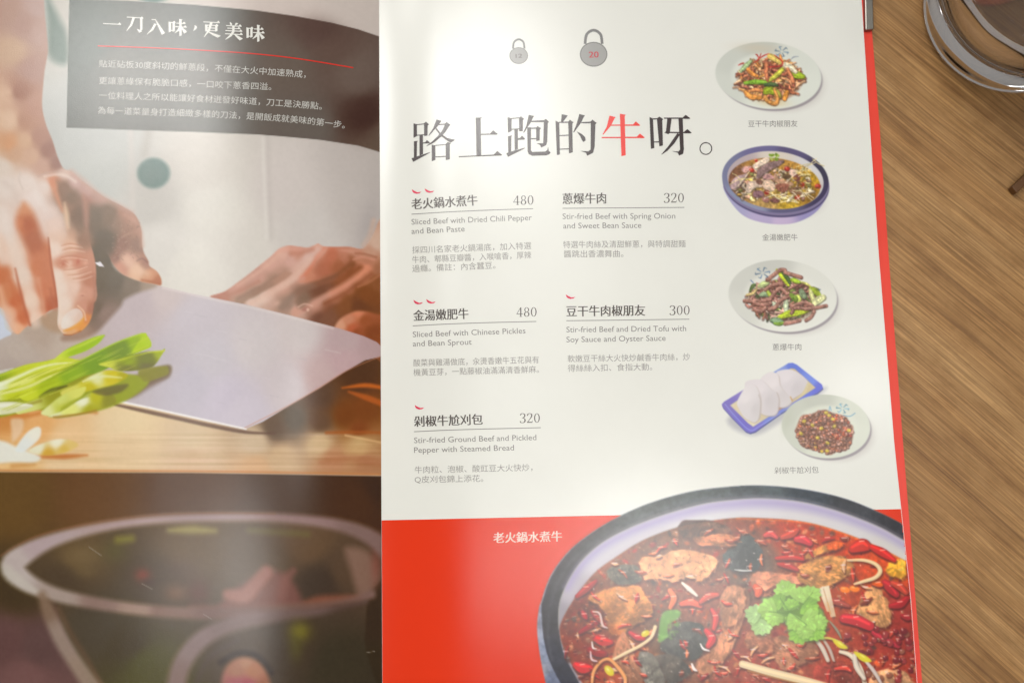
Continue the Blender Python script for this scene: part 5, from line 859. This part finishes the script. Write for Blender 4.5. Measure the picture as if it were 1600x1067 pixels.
for k in range(30):
    x, y = Z5(rs.uniform(170, 420), rs.uniform(640, 1060)); r = rs.uniform(3, 6)
    if not inside(SI, x - 4, y): continue
    c.blob(x, y, r, r * .6, rs.choice([(90, 14, 18), (60, 14, 16), (130, 50, 26)]), rs.uniform(0, 180), .7, .4); c.stroke([(x - 2, y - 1), (x + 2, y - 2)], 1, (196, 130, 120), .8, .5)
# sprouts, sticks and pale pieces
CR = (222, 190, 138)
for P, wd, col in [(z5((425, 945), (500, 905), (570, 870), (630, 825), (652, 770)), [4, 5, 5, 5, 6], CR), (z5((320, 1060), (330, 1000), (370, 950), (410, 940), (450, 975), (490, 1030), (495, 1067)), [4, 5, 4, 5, 6, 6, 5], (196, 134, 82)), (z5((320, 850), (325, 880), (345, 885)), [2, 3, 1], (216, 196, 190)), (z5((312, 900), (318, 940), (345, 950)), [2, 3.4, 2], (206, 170, 170)), (z5((325, 690), (360, 700), (375, 760), (400, 775)), [2, 3, 4, 2], (196, 160, 150)), (z5((795, 540), (830, 570), (870, 605)), [4, 7, 4], (226, 206, 190)), (z6((655, 420), (740, 420), (800, 440), (825, 475), (800, 510), (740, 530), (690, 545)), [3, 5, 6, 7, 6, 5, 3], (224, 190, 136)), (z6((485, 835), (520, 880), (550, 945)), [5, 7, 6], (196, 176, 156)), (z6((530, 840), (560, 890), (580, 945)), [4, 5, 4], (176, 150, 132)), (z6((615, 900), (670, 920), (720, 985), (745, 1067)), [5, 7, 7, 7], (216, 196, 166)), (z6((690, 920), (700, 980), (740, 1040)), [6, 8, 6], (206, 190, 170)), (z6((740, 940), (790, 1000), (830, 1067)), [4, 6, 4], (190, 170, 160)), (z6((100, 965), (260, 1010), (420, 1050), (560, 1090)), [11, 12, 12, 12], (224, 194, 146)), (z6((60, 470), (100, 475), (150, 475)), [1, 2, 1], (200, 196, 190)), (z5((890, 860), (905, 885), (935, 895)), [2, 3.5, 2], (226, 216, 210)), (z5((845, 965), (855, 990), (870, 1000)), [3, 5, 2], (226, 206, 196)), (z6((560, 740), (600, 790), (620, 830)), [2, 4, 2], (120, 116, 90)), (z6((510, 830), (560, 830), (620, 850)), [2, 3, 2], (196, 186, 60))]:
    c.stroke([(x + 1.5, y + 3) for x, y in P], [v * 1.2 for v in wd], (50, 18, 14), 2, .65); c.stroke(P, wd, col, .9); c.stroke([(x - .6, y - .8) for x, y in P], [v * .35 for v in wd], shade(col, 1.13), .9, .8)
c.stroke(z6((130, 1000), (260, 1035), (400, 1068)), 2, (196, 150, 70), 1.2, .6)
for P in [z6((500, 572), (525, 556), (560, 690), (545, 690)), z6((520, 560), (556, 552), (592, 715), (565, 720))]: c.poly(P, [(1283, 925, (228, 204, 166)), (1300, 955, (206, 166, 126))], 1, smooth=False)
c.stroke(z6((527, 570), (565, 700)), 1.5, (166, 110, 70), 1, .7)
for x, y, rx, ry, a in [(600, 805, 8, 5.5, -30), (410, 1000, 11, 7, 50)]: c.blob(*Z5(x, y), rx * 1.1, ry * 1.15, (110, 70, 20), a, .8, .4); c.blob(*Z5(x, y), rx, ry, (216, 190, 20), a, 1, .7); c.blob(Z5(x, y)[0] - 2, Z5(x, y)[1] - 2, rx * .4, ry * .3, (244, 232, 120), a, .8)
for P in [z6((575, 840), (620, 850), (655, 882), (610, 880)), z6((685, 900), (740, 915), (780, 950), (730, 950))]: c.poly(P, (214, 196, 30), 1.2); q = np.mean(P, 0); c.blob(q[0], q[1] - 1.5, 6, 1.6, (242, 232, 120), 35, .7)
c.poly(z5((690, 700), (740, 680), (785, 690), (770, 730), (720, 760), (715, 820), (670, 850), (672, 780)), (96, 146, 56), 2, .95)
for k in range(26): x, y = Z5(rs.uniform(680, 780), rs.uniform(685, 830)); c.blob(x, y, 4, 2.4, rs.choice([(112, 166, 60), (82, 130, 46), (136, 186, 84)]), rs.uniform(0, 180), .5)
# coriander on top
CO = z6((290, 540), (330, 528), (350, 560), (375, 590), (400, 562), (450, 556), (490, 580), (478, 640), (525, 690), (538, 770), (500, 800), (490, 832), (440, 842), (390, 822), (340, 790), (330, 750), (290, 735), (240, 750), (225, 780), (180, 800), (155, 765), (140, 720), (150, 680), (205, 660), (205, 620), (250, 612), (285, 600))
c.poly([(x + 3, y + 5) for x, y in CO], (40, 34, 20), 5, .75)
def frond(x, y, r, ang, col):
    P = []; n = 34; a0 = math.radians(ang)
    for i in range(n):
        th = -2.0 + 4.0 * i / (n - 1); q = r * (.90 + .10 * abs(math.cos(th * 2.4)) + .09 * math.cos(th * 11)) * (1 - .05 * th * th); P.append((x + q * math.cos(a0 + th), y + q * math.sin(a0 + th) * .9))
    P.append((x - r * .35 * math.cos(a0), y - r * .35 * math.sin(a0)))
    c.poly([(px + 1.2, py + 2.2) for px, py in P], (70, 100, 30), 2.4, .45, smooth=False)
    cs = [(x + r * .7 * math.cos(a0 + t), y + r * .7 * math.sin(a0 + t), shade(col, rs.uniform(.78, 1.16))) for t in (-1.6, -.9, -.3, .3, .9, 1.6)] + [(x, y, shade(col, .86))]
    c.poly(P, cs, .9, smooth=False)
    for t in (-1.5, -1, -.5, 0, .5, 1, 1.5):
        e = (x + r * .85 * math.cos(a0 + t), y + r * .8 * math.sin(a0 + t)); c.stroke([(x, y), e], [1.2, .5], shade(col, 1.2), .8, .5)
        c.stroke([(x + (e[0] - x) * .5 + 1, y + (e[1] - y) * .5 + 1), (e[0] + 1, e[1] + 1.2)], [2.2, .8], shade(col, .74), 1.3, .5)
c.poly(CO, [(1200, 960, (120, 160, 70)), (1235, 945, (84, 124, 34)), (1260, 920, (112, 160, 44)), (1270, 985, (104, 150, 42))], 3, .95)
LG = (152, 202, 78); LM = (128, 182, 56); LP = (164, 204, 116)
for zx, zy, zr, an, col in [(400, 800, 62, 80, LM), (480, 790, 58, 40, LM), (205, 755, 62, 110, LP), (175, 705, 58, 190, LP), (330, 585, 62, -100, LG), (300, 640, 52, 200, LM), (255, 675, 66, 170, LG), (270, 715, 52, 110, LG), (400, 615, 60, -70, LG), (455, 605, 56, -30, LG), (440, 660, 60, 20, LM), (440, 730, 72, 30, LG), (385, 735, 58, 120, LG), (360, 665, 46, -120, LM), (500, 745, 46, -10, LG), (430, 790, 46, 90, LG)]:
    q = Z6(zx, zy); frond(q[0], q[1], zr / 3.1, an + rs.uniform(-12, 12), col)
for P in [z6((330, 760), (345, 690), (420, 650)), z6((345, 690), (300, 620)), z6((420, 650), (470, 590)), z6((345, 700), (240, 690)), z6((350, 690), (440, 760))]: c.stroke(P, 1.6, (70, 110, 30), 1, .7)
for k in range(150):
    x, y = rs.uniform(880, 1420), rs.uniform(830, 1100)
    if inside(SI, x, y - 6): c.blob(x, y, rs.uniform(.8, 2), rs.uniform(.6, 1.2), (232, 206, 196), rs.uniform(0, 90), rs.uniform(.4, .8))
c.desat((3,), .02, .86); c.C[(c.P == 3) & (c.C[..., 1] < c.C[..., 0] * .8)] *= np.array([1.1, 1.02, .86]); c.soften(.2)
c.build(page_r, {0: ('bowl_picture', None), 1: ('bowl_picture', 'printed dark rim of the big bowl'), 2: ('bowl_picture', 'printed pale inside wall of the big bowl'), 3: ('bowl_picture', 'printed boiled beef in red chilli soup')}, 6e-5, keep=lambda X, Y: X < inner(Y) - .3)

# ------------------------------------------------------------------ drinking glass and the stick on the table
def lathe(name, prof, m, parent, n=72):
    V = []; F = []
    for r, z in prof:
        for k in range(n):
            a = 2 * math.pi * k / n; V.append((r * math.cos(a), r * math.sin(a), z))
    for i in range(len(prof) - 1):
        for k in range(n): F.append((i * n + k, i * n + (k + 1) % n, (i + 1) * n + (k + 1) % n, (i + 1) * n + k))
    me = mesh(name, V, F); bm = bmesh.new(); bm.from_mesh(me); bmesh.ops.remove_doubles(bm, verts=bm.verts[:], dist=1e-6); bmesh.ops.recalc_face_normals(bm, faces=bm.faces[:]); bm.to_mesh(me); bm.free()
    return obj(name, me, m, parent)
def glassmat(name, col, ior, rough=0.0):
    m = bpy.data.materials.new(name); m.use_nodes = True; N = m.node_tree.nodes; b = N['Principled BSDF']
    b.inputs['Base Color'].default_value = (*col, 1); b.inputs['Transmission Weight'].default_value = 1; b.inputs['IOR'].default_value = ior; b.inputs['Roughness'].default_value = rough
    return m
gl = bpy.data.objects.new('drinking_glass', None); COL.objects.link(gl)
gc = at_z(1578.0, 17.0, TZ + .003); ge = at_z(1441.5, 17.0, TZ + .003); R = ge[0] - gc[0]; R = abs(R)
gl.location = (gc[0], gc[1], TZ)
tag(gl, 'clear thick bottomed water glass standing on the wooden table beside the menu', 'glass')
curve = lambda pts: [tuple(p) for p in catmull(np.array(pts), False, 5)]
o1 = curve([(.0, .0004), (R * .55, .0004), (R * .86, .0003), (R * .96, .0010), (R, .0050), (R * 1.0, .012), (R * 1.01, .03), (R * 1.05, .07), (R * 1.09, .105)])
i1 = curve([(R * 1.075, .1065), (R * 1.055, .105), (R * 1.01, .07), (R * .945, .03), (R * .90, .019), (R * .78, .0135), (R * .5, .0125), (.0, .012)])
lathe('glass_body', o1 + i1, glassmat('clear_glass', (.96, .95, .96), 1.5), gl)
w1 = curve([(.0, .0123), (R * .5, .0128), (R * .78, .0138), (R * .9, .0193), (R * .945, .0302), (R * .965, .042)])
lathe('water', w1 + [(R * .95, .0418), (0, .0416)], glassmat('water', (.99, .99, .99), 1.33), gl)
st = prism('wooden_stick', [(1581, 292), (1589, 302), (1690, 205), (1682, 195)], TZ + .004, TZ + .0002, mat('dark_wood', (92, 58, 24), .5), None, .0004)
tag(st, 'dark brown square ended wooden stick on the table at the right edge', 'stick')
